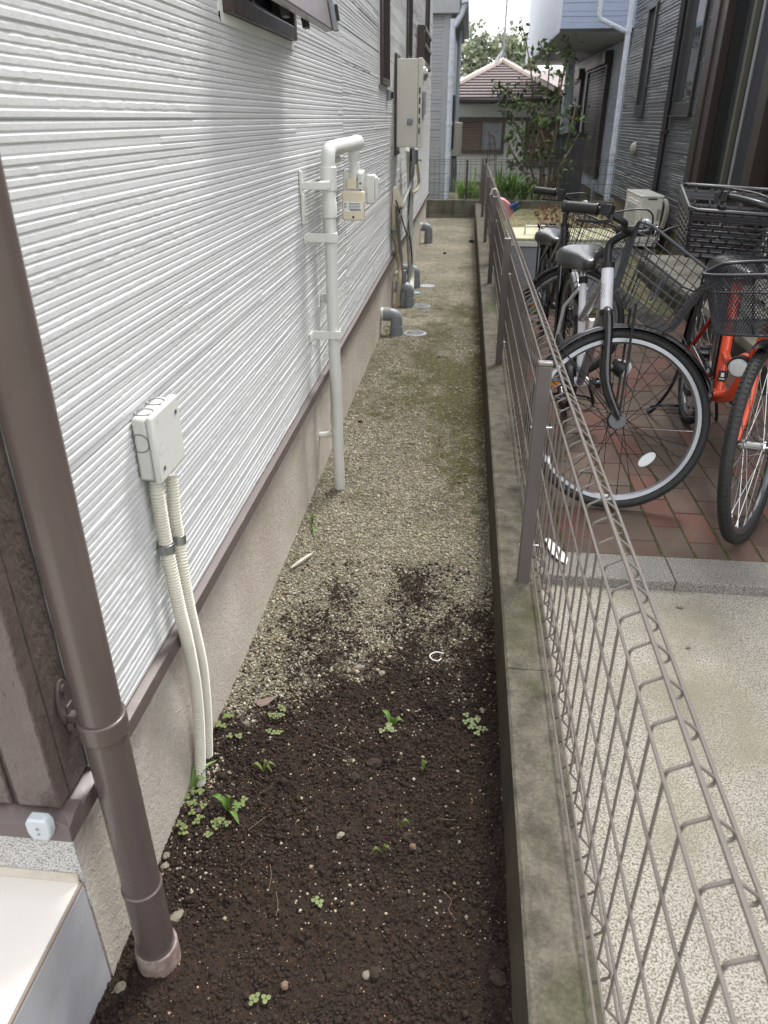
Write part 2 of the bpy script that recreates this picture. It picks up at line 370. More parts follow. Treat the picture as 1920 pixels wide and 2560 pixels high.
# ------------------------------------------------------------------ left house
def relief(name,fmap,u0,u1,v0,v1,pitch,seglen,depth,m,parent,openings=(),du=.04,rough=.4,gap=.0009,stag=None,seed=1,origin=None,kind=None,chf=(.22,.004)):
    """ribbed siding board: rows of long strips, each strip with its own depth, some with a broken face; fmap(u,v,d) -> world"""
    r=random.Random(seed); V=[];F=[]
    vv=[v0]
    while vv[-1]<v1-pitch[0]*.7:
        vv.append(min(v1,vv[-1]+r.uniform(*pitch)))
    vv[-1]=v1
    for o in openings:
        for e in (o[2],o[3]):
            if v0<e<v1:
                i=min(range(len(vv)),key=lambda i:abs(vv[i]-e))
                if 0<i<len(vv)-1: vv[i]=e
    for ri in range(len(vv)-1):
        a,b=vv[ri],vv[ri+1]; h=b-a
        # strips
        u=u0-(r.uniform(0,seglen[1]) if stag is None else (stag*(ri%2)))
        cols=[]
        rowd=r.uniform(*depth)
        while u<u1:
            L=r.uniform(*seglen); e=min(u+L,u1); s0=max(u,u0)
            if e>s0+1e-4:
                d=rowd*r.uniform(.85,1.05) if r.random()<.75 else r.uniform(*depth); rg=r.random()<rough
                nn=max(1,int((e-s0)/(du if rg else du*3)))
                for i in range(nn+1):
                    uu=s0+(e-s0)*i/nn
                    if i==0: uu+=gap
                    if i==nn: uu-=gap
                    dd=d*(r.uniform(.6,1.1) if rg else 1); cols.append((uu,dd,r.uniform(-.12,.12)*h if rg else 0))
            u=e
        for o in openings:
            if o[2]-1e-6<=(a+b)/2<=o[3]+1e-6:
                cols.append((o[0],depth[0],0)); cols.append((o[1],depth[0],0))
        cols.sort(key=lambda c:c[0]); base=len(V)
        ch=min(chf[0]*h,chf[1])
        for (uu,dd,jj) in cols:
            V+= [fmap(uu,a,0),fmap(uu,a+ch+max(jj,0),dd),fmap(uu,b-ch+min(jj,0),dd),fmap(uu,b,0)]
        for i in range(len(cols)-1):
            mid=(cols[i][0]+cols[i+1][0])/2
            if any(o[0]<mid<o[1] and o[2]<(a+b)/2<o[3] for o in openings): continue
            p=base+4*i; q=p+4
            F+= [(p,q,q+1,p+1),(p+1,q+1,q+2,p+2),(p+2,q+2,q+3,p+3)]
    mb=MB(); mb.v=V; mb.f=F
    me=bpy.data.meshes.new(name); me.from_pydata([tuple(v) for v in V],[],F); me.materials.append(m)
    o=link(name,me,parent,None,kind,origin,smooth=False)
    return o
XS=-.554; XF=-.577; YC=.70; HEND=11.35
house=thing('house','white ribbed-siding house wall along the left of the alley with brown drip cap','house',(-.6,3,0))
W1=(1.88,2.59,1.585,2.16); W2=(5.03,5.5,1.56,2.75); W3=(6.98,7.5,1.80,2.9); W4=(9.6,10.3,2.05,2.9)
OP=[W1,W2,W3,W4]
fx=lambda u,v,d:(XS+d,u,v)
ub=[.80,3.58,6.61,9.64,HEND]; vb=[.468,.923,1.378,1.833,2.288,2.743,3.1]
sd_=10
for i in range(len(ub)-1):
    for j in range(len(vb)-1):
        sd_+=1
        if (j>=4 and i==0): pass
        relief('siding_panel',fx,ub[i]+.0012,ub[i+1]-.0012,vb[j]+.0008,vb[j+1]-.0008,(.0105,.0165) if j>1 else (.011,.0145),(.2,1.2),(.0014,.0036),m_white,house,OP,du=.014 if i==0 else (.03 if i==1 else .08),rough=.42 if j>1 else .25,seed=sd_)
MB().box(XS-.16,XS-.0005,.80,HEND-.002,.47,1.58).box(XS-.16,XS-.0005,.80,W1[0],1.58,3.1).box(XS-.16,XS-.0005,W1[1],W2[0],1.58,3.1).box(XS-.16,XS-.0005,W2[1],W3[0],1.58,3.1).box(XS-.16,XS-.0005,W3[1],W4[0],1.58,3.1).box(XS-.16,XS-.0005,W4[1],HEND-.002,1.58,3.1)\
  .box(XS-.16,XS-.0005,W1[0]+.001,W1[1]-.001,W1[3],3.1).build('wall_core',m_caulk,house,smooth=False)
MB().box(-4.5,XS-.17,YC+.05,HEND-.05,.3,4.3).build('wall_core',m_white,house,smooth=False)
MB().box(XS-.005,XS-.0006,YC+.02,HEND,3.1,4.3).build('upper_siding',m_white,house,smooth=False)
MB().box(-4,XF,.735,HEND-.02,-.2,.45).build('foundation',m_found,house,smooth=False)
MB().box(-4,XF+.0015,.731,.7345,.2,.45).build('foundation_front_face',m_found2,house,smooth=False)
# drip cap, two legs mitred at the corner
prof=[(-.58,.470),(-.556,.466),(-.5372,.458),(-.5365,.428),(-.5385,.428),(-.540,.452),(-.58,.45)]
MB().prism([(x,.6838,z+.0007) for x,z in prof],(0,HEND-.6838,0)).build('drip_cap',m_brownm,house,bevel=.0012)
MB().prism([(-3,.70+.0+( .017-(x+.554)) -.017-.0,z) for x,z in prof],(2.4625,0,0)).build('drip_cap',m_brownm,house,bevel=.0012)
# brown stone siding wrapping the corner
sp=at(20,1960,Y=YC).x
MB().box(-2.5,sp-.004,YC,YC+.03,.477,3.2).box(sp+.004,XS,YC,YC+.03,.477,3.2).build('corner_siding',m_stone,house,bevel=.004)
MB().box(XS-.03,XS+.0006,YC+.0305,.788,.477,3.2).build('corner_siding',m_stone,house,bevel=.002)
MB().box(sp-.005,sp+.005,YC+.006,YC+.03,.477,3.2).build('siding_joint',m_frame,house)
cp=[(XS+.001,.7945,z) for z in np.linspace(.47,3.1,60)]
MB().tube([(x+random.uniform(-.001,.001),y+random.uniform(-.0012,.0012),z) for x,y,z in cp],.0065,8).build('sealant_bead',m_caulk,house)
for yy in ub[1:-1]:
    MB().box(XS-.001,XS+.0022,yy-.0018,yy+.0018,.47,3.1).build('sealant_joint',m_white,house)
# porch
porch=thing('porch','pale tiled porch slab with grey side tile at the house corner','porch',(-1.2,.4,0))
MB().box(-2.5,-.582,-.5,.730,-.1,.262).build('slab_core',m_sand,porch)
MB().box(-2.5,-.5815,-.5,.7285,.2622,.268).build('tread_tile',m_tile,porch,bevel=.001)
MB().box(-.5818,-.577,-.5,.729,-.1,.2575).build('side_tile',m_tileg,porch,bevel=.001)
MB().box(-.5812,-.5775,-.5,.7287,.2578,.2655).build('edge_joint',m_grout,porch)
MB().prism([(-2.5,.7308,.268),(-2.5,.7308,.285),(-2.5,.728,.284),(-2.5,.724,.2685)],(1.918,0,0)).build('mortar_fillet',m_sand,porch,bevel=.001)
# grey plastic cover clipped to the drip cap
cv=thing('plastic_cover','small light grey plastic cover clipped under the brown corner drip cap','cover',(-.62,.68,.44))
c0=at(57,2050,Y=.668); c1=at(132,2105,Y=.668); cx=(c0.x+c1.x)/2; cz=(c0.z+c1.z)/2; hw=(c1.x-c0.x)/2; hh=(c0.z-c1.z)/2
oct_=[(-1,-.35),(-.72,-1),(.72,-1),(1,-.35),(1,.55),(.72,1),(-.72,1),(-1,.55)]
m_cov=M('light_grey_plastic',(176,182,186),.4,var=.04)
MB().prism([(cx+a*hw,.668,cz+b*hh) for a,b in oct_],(0,.017,0)).build('cover_body',m_cov,cv,bevel=.003)
MB().cyl((cx,.6685,cz+.2*hh),(cx,.6665,cz+.2*hh),.0025,10).cyl((cx,.6685,cz-.3*hh),(cx,.6665,cz-.3*hh),.002,10).build('pin',m_greyp,cv)
# ------------------------------------------------------------------ windows of the left house
def window(parent,w,name='window',glassm=m_glass,recess=.05,mull=True,opened=False):
    y0,y1,z0,z1=w; f=MB(); t=.035; X0=XS-.09; X1=XS+.022
    f.box(X0,X1,y0,y0+t,z0,z1).box(X0,X1,y1-t,y1,z0,z1).box(X0,X1,y0+t,y1-t,z0,z0+t).box(X0,X1,y0+t,y1-t,z1-t,z1)
    fr=f.build(name,m_frame,parent,bevel=.003)
    MB().box(XS-.05,XS-.044,y0+t,y1-t,z0+t,z1-t).build('pane',m_dark if opened else glassm,fr,smooth=False)
    MB().box(XS-.001,XS+.006,y0-.022,y0-.001,z0-.02,z1).box(XS-.001,XS+.0055,y0-.022,y1+.02,z0-.022,z0-.001).box(XS-.001,XS+.006,y1+.001,y1+.02,z0-.02,z1).build('white_flange',m_whitep,fr)
    return fr
wf=window(house,W1,opened=True)
b=MB()
for x,z in ((XS-.03,W1[2]+.045),(XS-.012,W1[2]+.04)): b.box(x-.004,x+.004,W1[0]+.03,W1[1]-.03,z,z+.012)
b.box(XS-.04,XS-.02,2.24,2.265,W1[2]+.03,2.1).box(XS-.02,XS-.008,W1[1]-.075,W1[1]-.06,W1[2]+.03,2.1)
b.build('inner_rail',m_blackp,wf,bevel=.001)
MB().box(XS-.035,XS-.015,2.0,2.05,W1[2]+.06,W1[2]+.09).build('crescent_latch',m_blackp,wf)
for w_ in (W2,W3,W4): window(house,w_)
# opened awning sash, hinged at its top
sa=thing('awning_sash','opened grey awning sash tilting out of the dark window at the top left','window sash',(XS,2.2,2.1))
hz=Vector((XS+.015,0,2.15)); bz=Vector((-.440,0,1.607)); dv=(bz-hz); nn=Vector((-dv.z,0,dv.x)).normalized()
if nn.x<0: nn=-nn
def sbox(u0,u1,s0,s1,t0,t1):
    L=dv.length; d=dv.normalized(); c=hz+d*((s0+s1)/2)+nn*((t0+t1)/2)
    return ((c.x,(u0+u1)/2,c.z),(0,(u1-u0)/2,0),d*((s1-s0)/2),nn*((t1-t0)/2))
L=dv.length; y0,y1=W1[0]+.01,W1[1]+.0
m_sash=M('grey_sash_metal',(120,114,116),.38,var=.05)
MB().obox(*sbox(y0,y1,L-.075,L,-.006,.02)).obox(*sbox(y0,y0+.035,0,L-.076,-.006,.018)).obox(*sbox(y1-.035,y1,0,L-.076,-.006,.018)).build('sash_frame',m_sash,sa,bevel=.003)
MB().obox(*sbox(y0+.036,y1-.036,.01,L-.077,.0,.006)).build('pane',m_glass,sa)
MB().obox(*sbox(y1-.03,y1+.004,L-.085,L+.004,.021,.036)).build('corner_block',m_greyp,sa,bevel=.003)
MB().obox(*sbox(y1-.022,y1-.008,L-.06,L-.02,.037,.045)).build('latch_slot',m_black,sa)
for u_ in (2.05,2.3): MB().obox(*sbox(u_,u_+.04,L-.02,L+.012,-.02,-.007)).build('catch',m_black,sa)
# window guard further along
gd=thing('window_guard','small dark brown window guard rail near the far end of the white wall','window guard',(XS,9.9,2.1))
g=MB(); a0=at(1040,140,X=XS)
for yy in (8.3,8.9,9.5): MB().box(XS+.007,XS+.075,yy,yy+.03,1.83,2.16).build('bracket',m_frame,gd,bevel=.003)
g=MB()
for zz in (1.84,1.99,2.12): MB().box(XS+.0755,XS+.088,8.3,9.53,zz,zz+.03).build('rail',m_frame,gd,bevel=.002)
# small grey hook cover under the second window
hk=thing('wall_hook','small grey square fitting on the white wall under the narrow window','fitting',at(966,240,X=XS))
p=at(967,238,X=XS); MB().box(XS+.004,XS+.03,p.y-.03,p.y+.03,p.z-.03,p.z+.03).build('plate',m_greyp,hk,bevel=.004)
MB().box(XS+.0305,XS+.045,p.y-.012,p.y+.012,p.z-.02,p.z+.02).build('hook',m_dark,hk,bevel=.003)
# ------------------------------------------------------------------ brown downpipe
PR=.0315; pa=at(193,1500,X=-.499); pb=at(378,2340,X=-.499); PY=(pa.y+pb.y)/2; PX=-.499
dp=thing('downpipe','brown plastic rainwater downpipe at the near left corner of the house','downpipe',(PX,PY,0))
MB().cyl((PX,PY,.10),(PX,PY,3.2),PR,32).build('pipe',m_brown,dp)
MB().lathe((PX,PY,-.06),(0,0,1),[(0,.033),(.27,.033),(.272,.0345),(.279,.0345),(.281,.0318),(.285,.031)],32).build('coupling',m_brown,dp)
MB().lathe((PX,PY,-.08),(0,0,1),[(0,.0385),(.128,.0385),(.131,.0375),(.131,.0335),(.12,.033)],32).build('socket',M('worn_brown_plastic',(116,98,92),.5,var=.1,rgb2=(140,128,122),mscale=30),dp)
cz=.590
cl=MB().lathe((PX,PY,cz-.018),(0,0,1),[(0,PR+.0005),(0,PR+.003),(.002,PR+.0045),(.034,PR+.0045),(.036,PR+.003),(.036,PR+.0005)],32)
cl.box(PX-PR-.022,PX-PR-.002,PY-.008,PY+.006,cz-.016,cz+.016).box(XS+.002,PX-PR-.015,PY-.004,PY+.012,cz-.012,cz+.03)
clo=cl.build('clamp',m_brown,dp,bevel=.001)
MB().prism([(XS+.001,PY-.0+.018*math.cos(t),cz+.035+.042*math.sin(t)) for t in np.linspace(0,2*math.pi,17)[:-1]],(.005,0,0)).build('wall_plate',m_brown,dp,bevel=.001)
MB().cyl((PX-PR-.012,PY-.0085,cz),(PX-PR-.012,PY-.013,cz),.006,12).cyl((XS+.006,PY,cz+.062),(XS+.009,PY,cz+.062),.006,12).build('screw',m_brown,dp)
# ------------------------------------------------------------------ junction box and corrugated conduits
jb=thing('junction_box','grey white square junction box on the white siding with round knockouts','junction box',(-.53,1.15,.9))
jy=1.121; p0=at(345,1203,X=XS); p1=at(321,1063,X=XS); jf=at(383,1063,Y=jy).x; t1=at(444.5,1009,X=jf)
jz0,jz1=p0.z,p1.z+.012; jy2=jy+.118
m_jb=M('junction_box_plastic',(196,197,192),.42,var=.05,vscale=10,rgb2=(170,170,160),mscale=60,mthr=(.6,.68))
MB().box(XS+.004,jf-.0125,jy,jy2,jz0,jz1).build('box_body',m_jb,jb,bevel=.006)
MB().box(jf-.012,jf,jy-.0035,jy2+.0035,jz0-.004,jz1+.004).build('cover',m_jb,jb,bevel=.004)
def ring(mb,c,ax,r,t=.0012):
    a=Vector(ax); N=a.orthogonal().normalized(); B=a.cross(N); mb.tube([Vector(c)+(N*math.cos(q)+B*math.sin(q))*r for q in np.linspace(0,2*math.pi,25)[:-1]],t,5,closed=True)
kx=(XS+jf-.012)/2
for c_,ax in (((kx,jy-.0005,(jz0+jz1)/2+.014),(0,1,0)),((kx,jy+.032,jz1+.0005),(0,0,1)),((kx,jy+.086,jz1+.0005),(0,0,1))):
    k_=MB(); ring(k_,c_,ax,.0165); a=Vector(ax); s_=-1 if ax[1] else 1
    k_.build('knockout',M('knockout_groove',(120,120,116),.6),jb)
for yy,zz in ((jy+.018,jz0+.02),(jy2-.018,jz1-.022)):
    MB().cyl((jf,yy,zz),(jf+.0018,yy,zz),.0042,12).build('screw',m_steel,jb)
m_cond=M('ivory_corrugated_conduit',(201,198,184),.5,var=.06,vscale=10,rgb2=(150,142,122),mscale=9,mthr=(.62,.8))
def corrugated(name,label,pts,r,parent=None,cat='conduit',grp=None,clampat=None):
    t=thing(name,label,cat,pts[-1],group=grp); sp_=smooth_pts(pts,10); out=[];rr=[]; acc=0; pitch=.0062
    L=[0]
    for i in range(1,len(sp_)): L.append(L[-1]+(sp_[i]-sp_[i-1]).length)
    n_=int(L[-1]/pitch*4); j=0
    for i in range(n_+1):
        d=L[-1]*i/n_
        while j<len(L)-2 and L[j+1]<d: j+=1
        f=(d-L[j])/max(1e-6,L[j+1]-L[j]); out.append(sp_[j].lerp(sp_[j+1],min(1,f))); rr.append(r*(1.0 if i%4 in(0,1) else .80))
    MB().tube(out,rr,16).build('hose',m_cond,t)
    if clampat is not None:
        i=min(range(len(out)),key=lambda i:abs(out[i].z-clampat)); d=(out[i+4]-out[i-4]).normalized()
        MB().tube([out[i]-d*.009,out[i]+d*.009],r+.0018,20).box(XS+.002,out[i].x-.002,out[i].y+r*.6,out[i].y+r+.012,clampat-.008,clampat+.008).build('clamp',m_steel,t,bevel=.001)
    return t
pts=[at(*q[:2],X=q[2]) for q in ((391,1195,-.531),(393,1230,-.531),(404,1300,-.532),(417,1371,-.530),(433,1450,-.523),(448,1520,-.519),(463,1580,-.519),(478,1650,-.527),(490,1720,-.540),(497,1800,-.550),(500,1880,-.557),(500,1960,-.559))]
corrugated('conduit','near thicker ivory corrugated conduit running from the junction box down into the soil',pts,.0132,clampat=pts[3].z)
pts=[at(*q[:2],X=q[2]) for q in ((428,1190,-.533),(431,1220,-.533),(437,1290,-.533),(447,1348,-.532),(458,1430,-.525),(474,1520,-.521),(490,1590,-.521),(505,1660,-.528),(514,1740,-.542),(518,1810,-.553),(520,1890,-.559))]
corrugated('conduit','rear thinner ivory corrugated conduit behind the first one under the junction box',pts,.0122,clampat=pts[3].z)
# ------------------------------------------------------------------ gas pipe and meter
gas=thing('gas_pipe','white gas riser pipe on the wall bending over to the meter','gas pipe',(-.475,2.78,0))
GX,GY=-.472,2.72; ztop=at(822,385,X=GX).z
gp=[(GX-.006,GY+.05,-.05),(GX-.003,GY+.03,.25),(GX,GY,.55),(GX,GY-.01,ztop-.12)]
MB().tube(gp,.0215,24).build('riser',m_whitep,gas)
w1=MB()
for i in range(9): w1.cyl((GX-.005,GY+.047-i*.0021,.02+i*.028),(GX-.005,GY+.045-i*.0021,.046+i*.028),.0228,24,.0224)
w1.build('tape_wrap',m_whitep,gas)
MB().lathe((GX,GY-.01,ztop-.20),(0,0,1),[(0,.0215),(.003,.0265),(.05,.0265),(.055,.0235),(.085,.0235),(.09,.028),(.16,.028),(.165,.0235),(.185,.022)],24).build('coupling',m_whitep,gas)
zt=ztop+.012; hp=[(GX,GY-.01,zt-.06),(GX,GY-.008,zt-.025),(GX,GY+.01,zt-.004),(GX,GY+.06,zt+.004),(GX,GY+.2,zt+.004)]
MB().tube(smooth_pts(hp,5),.0235,24).build('elbow',m_whitep,gas)
ye=at(893,352,X=GX).y
MB().lathe((GX,GY+.2,zt+.004),(0,1,0),[(0,.0225),(.01,.0265),(ye-GY-.26,.0265),(ye-GY-.255,.030),(ye-GY-.2,.030),(ye-GY-.195,.016),(ye-GY-.14,.0155)],24).build('tee_valve',m_whitep,gas)
MB().cyl((GX,ye+.001,zt+.004),(GX,ye+.06,zt+.004),.012,16).build('end_cap',m_beigep,gas)
mx_,my_=GX,ye-.11
MB().lathe((mx_,my_,zt-.15),(0,0,1),[(0,.022),(.02,.022),(.022,.027),(.05,.027),(.052,.02),(.09,.02),(.1,.0235),(.125,.0235)],20).build('drop_union',m_whitep,gas)
def bracket(px_,py_,zz,w=.03):
    b=MB().box(XS+.003,px_-.012,py_-.036,py_-.030,zz-w/2,zz+w/2).box(XS+.003,XS+.009,py_-.085,py_-.03,zz-w/2,zz+w/2)
    b.lathe((px_,py_,zz-w/2),(0,0,1),[(0,.0222),(0,.0243),(w,.0243),(w,.0222)],24); b.box(px_-.012,px_+.03,py_-.0365,py_-.024,zz-w/2,zz+w/2)
    return b.build('bracket',m_whitep,gas,bevel=.0015)
bracket(GX,GY-.005,at(790,623,X=GX).z); bracket(GX,GY+.005,at(812,870,X=GX).z)
zb=ztop-.09
MB().box(XS+.003,XS+.012,GY-.125,GY-.1,zb-.02,zb+.045).box(XS+.003,GX,GY-.115,GY-.105,zb-.012,zb+.012).box(GX-.02,GX+.012,GY-.11,GY-.03,zb-.012,zb+.012).build('bracket',m_whitep,gas,bevel=.002)
MB().box(XS+.003,XS+.014,GY-.115,GY-.095,zb-.12,zb-.025).build('wall_plate',m_whitep,gas,bevel=.003)
g2=thing('small_gas_pipe','thin white pipe running behind the gas riser and turning into the foundation','gas pipe',(-.5,2.9,0))
X2,Y2=-.512,2.885
MB().tube(smooth_pts([(X2+.012,Y2+.2,ztop-.03),(X2,Y2+.06,ztop-.03),(X2,Y2,ztop-.07),(X2,Y2,ztop-.3),(X2,Y2,.6),(X2,Y2,.26),(X2-.01,Y2,.20),(XF+.002,Y2,.185)],6),.0135,16).build('pipe',m_whitep,g2)
MB().cyl((X2,Y2,ztop-.3),(X2,Y2,ztop-.17),.017,16).cyl((X2,Y2,.24),(X2,Y2,.3),.0165,16).build('coupling',m_whitep,g2)
MB().box(XS+.003,X2-.01,Y2+.015,Y2+.022,.74,.775).lathe((X2,Y2,.74),(0,0,1),[(0,.0138),(0,.0158),(.035,.0158),(.035,.0138)],16).build('clip',m_whitep,g2,bevel=.001)
gm_=thing('gas_meter','small white and beige gas meter with a printed label hanging from the bent pipe','gas meter',(mx_,my_,1.1))
mz1=at(888,423,X=mx_).z; mz0=at(888,548,X=mx_).z; hw=.046
MB().box(mx_-hw,mx_+hw-.012,my_-.02,my_+.10,mz0+.06,mz1-.005).build('meter_body',m_whitep,gm_,bevel=.008)
MB().box(mx_-.02,mx_+.02,my_-.015,my_+.04,mz1-.005,mz1+.03).build('inlet_block',m_whitep,gm_,bevel=.004)
front=MB().box(mx_-hw-.001,mx_+hw+.001,my_-.045,my_-.021,mz0,mz0+.115); front.build('display_cover',m_beigep,gm_,bevel=.006)
MB().box(mx_-.028,mx_+.012,my_-.028,my_-.0205,mz0+.12,mz1-.03).build('recess_plate',m_beigep,gm_,bevel=.002)
MB().box(mx_+.02,mx_+.04,my_-.034,my_-.0205,mz0+.118,mz1-.012).build('valve_strip',m_whitep,gm_,bevel=.003)
for dz in (.05,.075): MB().cyl((mx_+.03,my_-.0345,mz1-dz),(mx_+.03,my_-.036,mz1-dz),.004,12).build('port',m_black,gm_)
MB().box(mx_+.048,mx_+.085,my_+.01,my_+.075,mz0+.06,mz1-.02).build('valve_box',m_whitep,gm_,bevel=.006)
MB().lathe((mx_+.0852,my_+.04,(mz0+mz1)/2+.05),(1,0,0),[(0,.02),(.008,.02),(.010,.014),(.016,.012)],20).box(mx_+.086,mx_+.1,my_+.01,my_+.018,(mz0+mz1)/2-.01,mz1-.03).build('valve_knob',m_whitep,gm_,bevel=.001)
MB().cyl((mx_,my_-.0455,mz0+.014),(mx_,my_-.047,mz0+.014),.005,12).build('seal_screw',m_black,gm_)
yl=my_-.0456; m_lab=M('label_paper',(232,233,230),.5,var=0); m_ink=M('black_ink',(36,36,40),.7,var=0)
lb=MB().box(mx_-.040,mx_+.036,yl-.0006,yl,mz0+.036,mz0+.074).build('label',m_lab,gm_)
tx=MB(); r_=random.Random(4)
for row in range(5):
    z_=mz0+.070-row*.0058
    for a_,b_ in ((-.038,-.026),(-.018,.032)):
        x_=a_
        if row==4 and a_<-.03: continue
        while x_<b_:
            w_=r_.uniform(.0012,.0032); 
            if x_+w_<b_: tx.box(mx_+x_,mx_+x_+w_,yl-.0011,yl-.0007,z_-.0032,z_-.0005)
            x_+=w_+.0009
for k in range(22): tx.box(mx_-.012+k*.0021,mx_-.012+k*.0021+(.0012 if k%3 else .0006),yl-.0011,yl-.0007,mz0+.038,mz0+.0445)
tx.build('printing',m_ink,gm_)
# raised mark on the elbow of the pipe
tc=bpy.data.curves.new('mark','FONT')
# ------------------------------------------------------------------ water heater
wh=thing('water_heater','ivory wall-hung gas water heater on the white wall','water heater',(-.45,6.1,1.2))
hx1=-.343; hy0,hy1=6.0,6.30; hz0,hz1=1.188,1.752
MB().box(XS+.02,hx1-.0415,hy0+.004,hy1,hz0+.004,hz1-.004).build('case',m_ivory,wh,bevel=.004)
MB().box(hx1-.04,hx1-.01,hy0,hy1+.004,hz0,hz1).build('front_cover',m_ivory,wh,bevel=.005)
MB().box(XS+.002,XS+.019,hy0+.01,hy1,hz0-.05,hz1+.03).build('mounting_bracket',m_frame,wh,bevel=.002)
kb=at(1025,304,Y=hy0-.01); MB().box(kb.x-.02,kb.x+.02,hy0-.014,hy0+.003,kb.z-.02,kb.z+.02).build('grey_badge',m_greyp,wh,bevel=.007)
for k in range(5):
    zz=hz1-.2-k*.063; MB().box(hx1-.032,hx1-.022,hy0-.0015,hy0+.004,zz-.02,zz+.02).build('vent_slot',m_black,wh)
MB().lathe((hx1-.012,hy0+.15,hz1-.09),(1,0,0),[(0,.045),(.02,.045),(.022,.03),(.03,.028)],24).build('exhaust_outlet',m_steel,wh)
MB().box(hx1-.008,hx1+.004,hy0+.03,hy0+.27,hz1-.35,hz1-.2).build('intake_grille',m_greyp,wh,bevel=.003)
# pipework below the heater
def pipe(name,label,cat,pts,r,m,n=8,seg=12,grp=None,base=None):
    t=thing(name,label,cat,base or pts[-1],group=grp); MB().tube(smooth_pts(pts,n),r,seg).build('tube',m,t); return t
A=lambda x,y,X: at(x,y,X=X)
m_wrap=M('white_wrapping_tape',(190,188,178),.6,var=.1,vscale=18,bump=.5,bscale=70,bdist=.004)
m_bein=M('beige_conduit',(178,166,142),.55,var=.08)
pipe('wrapped_pipe','thick white tape-wrapped pipe dropping from the water heater to the ground','pipe',[A(1022,372,-.49),A(1026,470,-.49),A(1024,600,-.49),A(1028,700,-.47),at(1024,752,Z=-.02)],.028,m_wrap,grp=None)
pipe('grey_conduit','grey flexible conduit curving down from the underside of the water heater','conduit',[A(1034,372,-.44),A(1033,420,-.44),A(1027,458,-.46),A(1008,510,-.49),A(997,545,-.50),A(1000,620,-.51),A(1008,700,-.49)],.013,m_greyp)
pipe('hose_loop','short beige hose looped under the water heater','hose',[A(1041,400,-.44),A(1045,430,-.43),A(1047,455,-.43),A(1042,475,-.44),A(1030,482,-.47)],.014,m_bein)
MB_=MB().cyl(A(1040,372,-.43),A(1041,408,-.43),.017,14); o=thing('stop_valve','grey stop valve fitting under the water heater','valve',A(1041,408,-.43)); MB_.build('valve_body',m_greyp,o); MB().cyl(A(1041,398,-.43),A(1052,400,-.42),.009,10).build('lever',m_greyp,o)
o=thing('pipe_stub','black insulated pipe stub under the water heater','pipe',A(1029,372,-.46)); MB().cyl(A(1029,368,-.46),A(1030,400,-.46),.016,12).build('insulation',m_black,o); MB().cyl(A(1030,400,-.46),A(1030,420,-.46),.007,10).build('copper',M('copper',(150,100,70),.4,metal=.8),o)
ec=thing('cable_entry_cover','beige wedge-shaped cable entry cover on the wall below the water heater','cable cover',A(984,490,XS))
e0=A(980,468,XS); e1=A(981,512,XS); ey=e0.y
MB().prism([(XS+.004,ey,e1.z),(XS+.004,ey,e0.z),(XS+.03,ey,e0.z-.005),(XS+.075,ey,e0.z-.10),(XS+.075,ey,e0.z-.14)],(0,.16,0)).build('hood',m_beigep,ec,bevel=.006)
pipe('beige_conduit','front beige conduit snaking from the entry cover to the ground','conduit',[A(984,508,-.53),A(984,575,-.53),A(992,630,-.52),A(998,670,-.505),A(998,715,-.50),at(986,784,Z=-.02)],.0155,m_bein)
pipe('beige_conduit','rear beige conduit bending back to the wall behind the front one','conduit',[A(988,512,-.54),A(993,580,-.535),A(1004,640,-.52),A(1003,665,-.52),A(992,682,-.54),A(984,690,-.565)],.0135,m_bein)
o=thing('conduit_strap','small steel strap round the beige conduits','strap',A(984,577,-.53)); MB().lathe(A(984,581,-.53),(0,0,1),[(0,.0162),(0,.018),(.02,.018),(.02,.0162)],14).box(XS+.003,-.51,A(984,577,-.53).y+.015,A(984,577,-.53).y+.05,A(984,577,-.53).z-.01,A(984,577,-.53).z+.01).build('band',m_steel,o)
pipe('black_cable','black cable drooping from the entry cover and looping beside the drain pipe','cable',[A(990,502,-.50),A(1003,540,-.49),A(1014,577,-.48),A(1026,606,-.47),A(1030,652,-.46),A(1026,685,-.46),A(1018,702,-.47)],.0055,m_black)
pipe('black_cable','second black cable hanging straight down from the water heater','cable',[A(1026,380,-.47),A(1024,470,-.48),A(1021,560,-.48),A(1027,610,-.47),A(1022,660,-.47),A(1019,700,-.47)],.005,m_black)
pipe('green_wire','thin green earth wire hanging below the water heater','wire',[A(1027,470,-.47),A(1022,530,-.48),A(1018,575,-.48),A(1028,600,-.47),A(1043,545,-.53)],.0028,M('green_wire_plastic',(52,104,88),.5))
pipe('grey_cable','grey cable forming a small loop beside the cable entry cover','cable',[A(990,515,-.51),A(996,530,-.5),A(1001,555,-.5),A(996,568,-.51),A(989,567,-.53)],.006,m_greyp)
sp_=thing('standpipe','short upright grey pipe standing at the foot of the foundation','pipe',at(1007,768,Z=0)); b0=at(1007,768,Z=-.03); MB().cyl(b0,b0+Vector((0,0,.30)),.0285,20).build('tube',m_greyp,sp_)
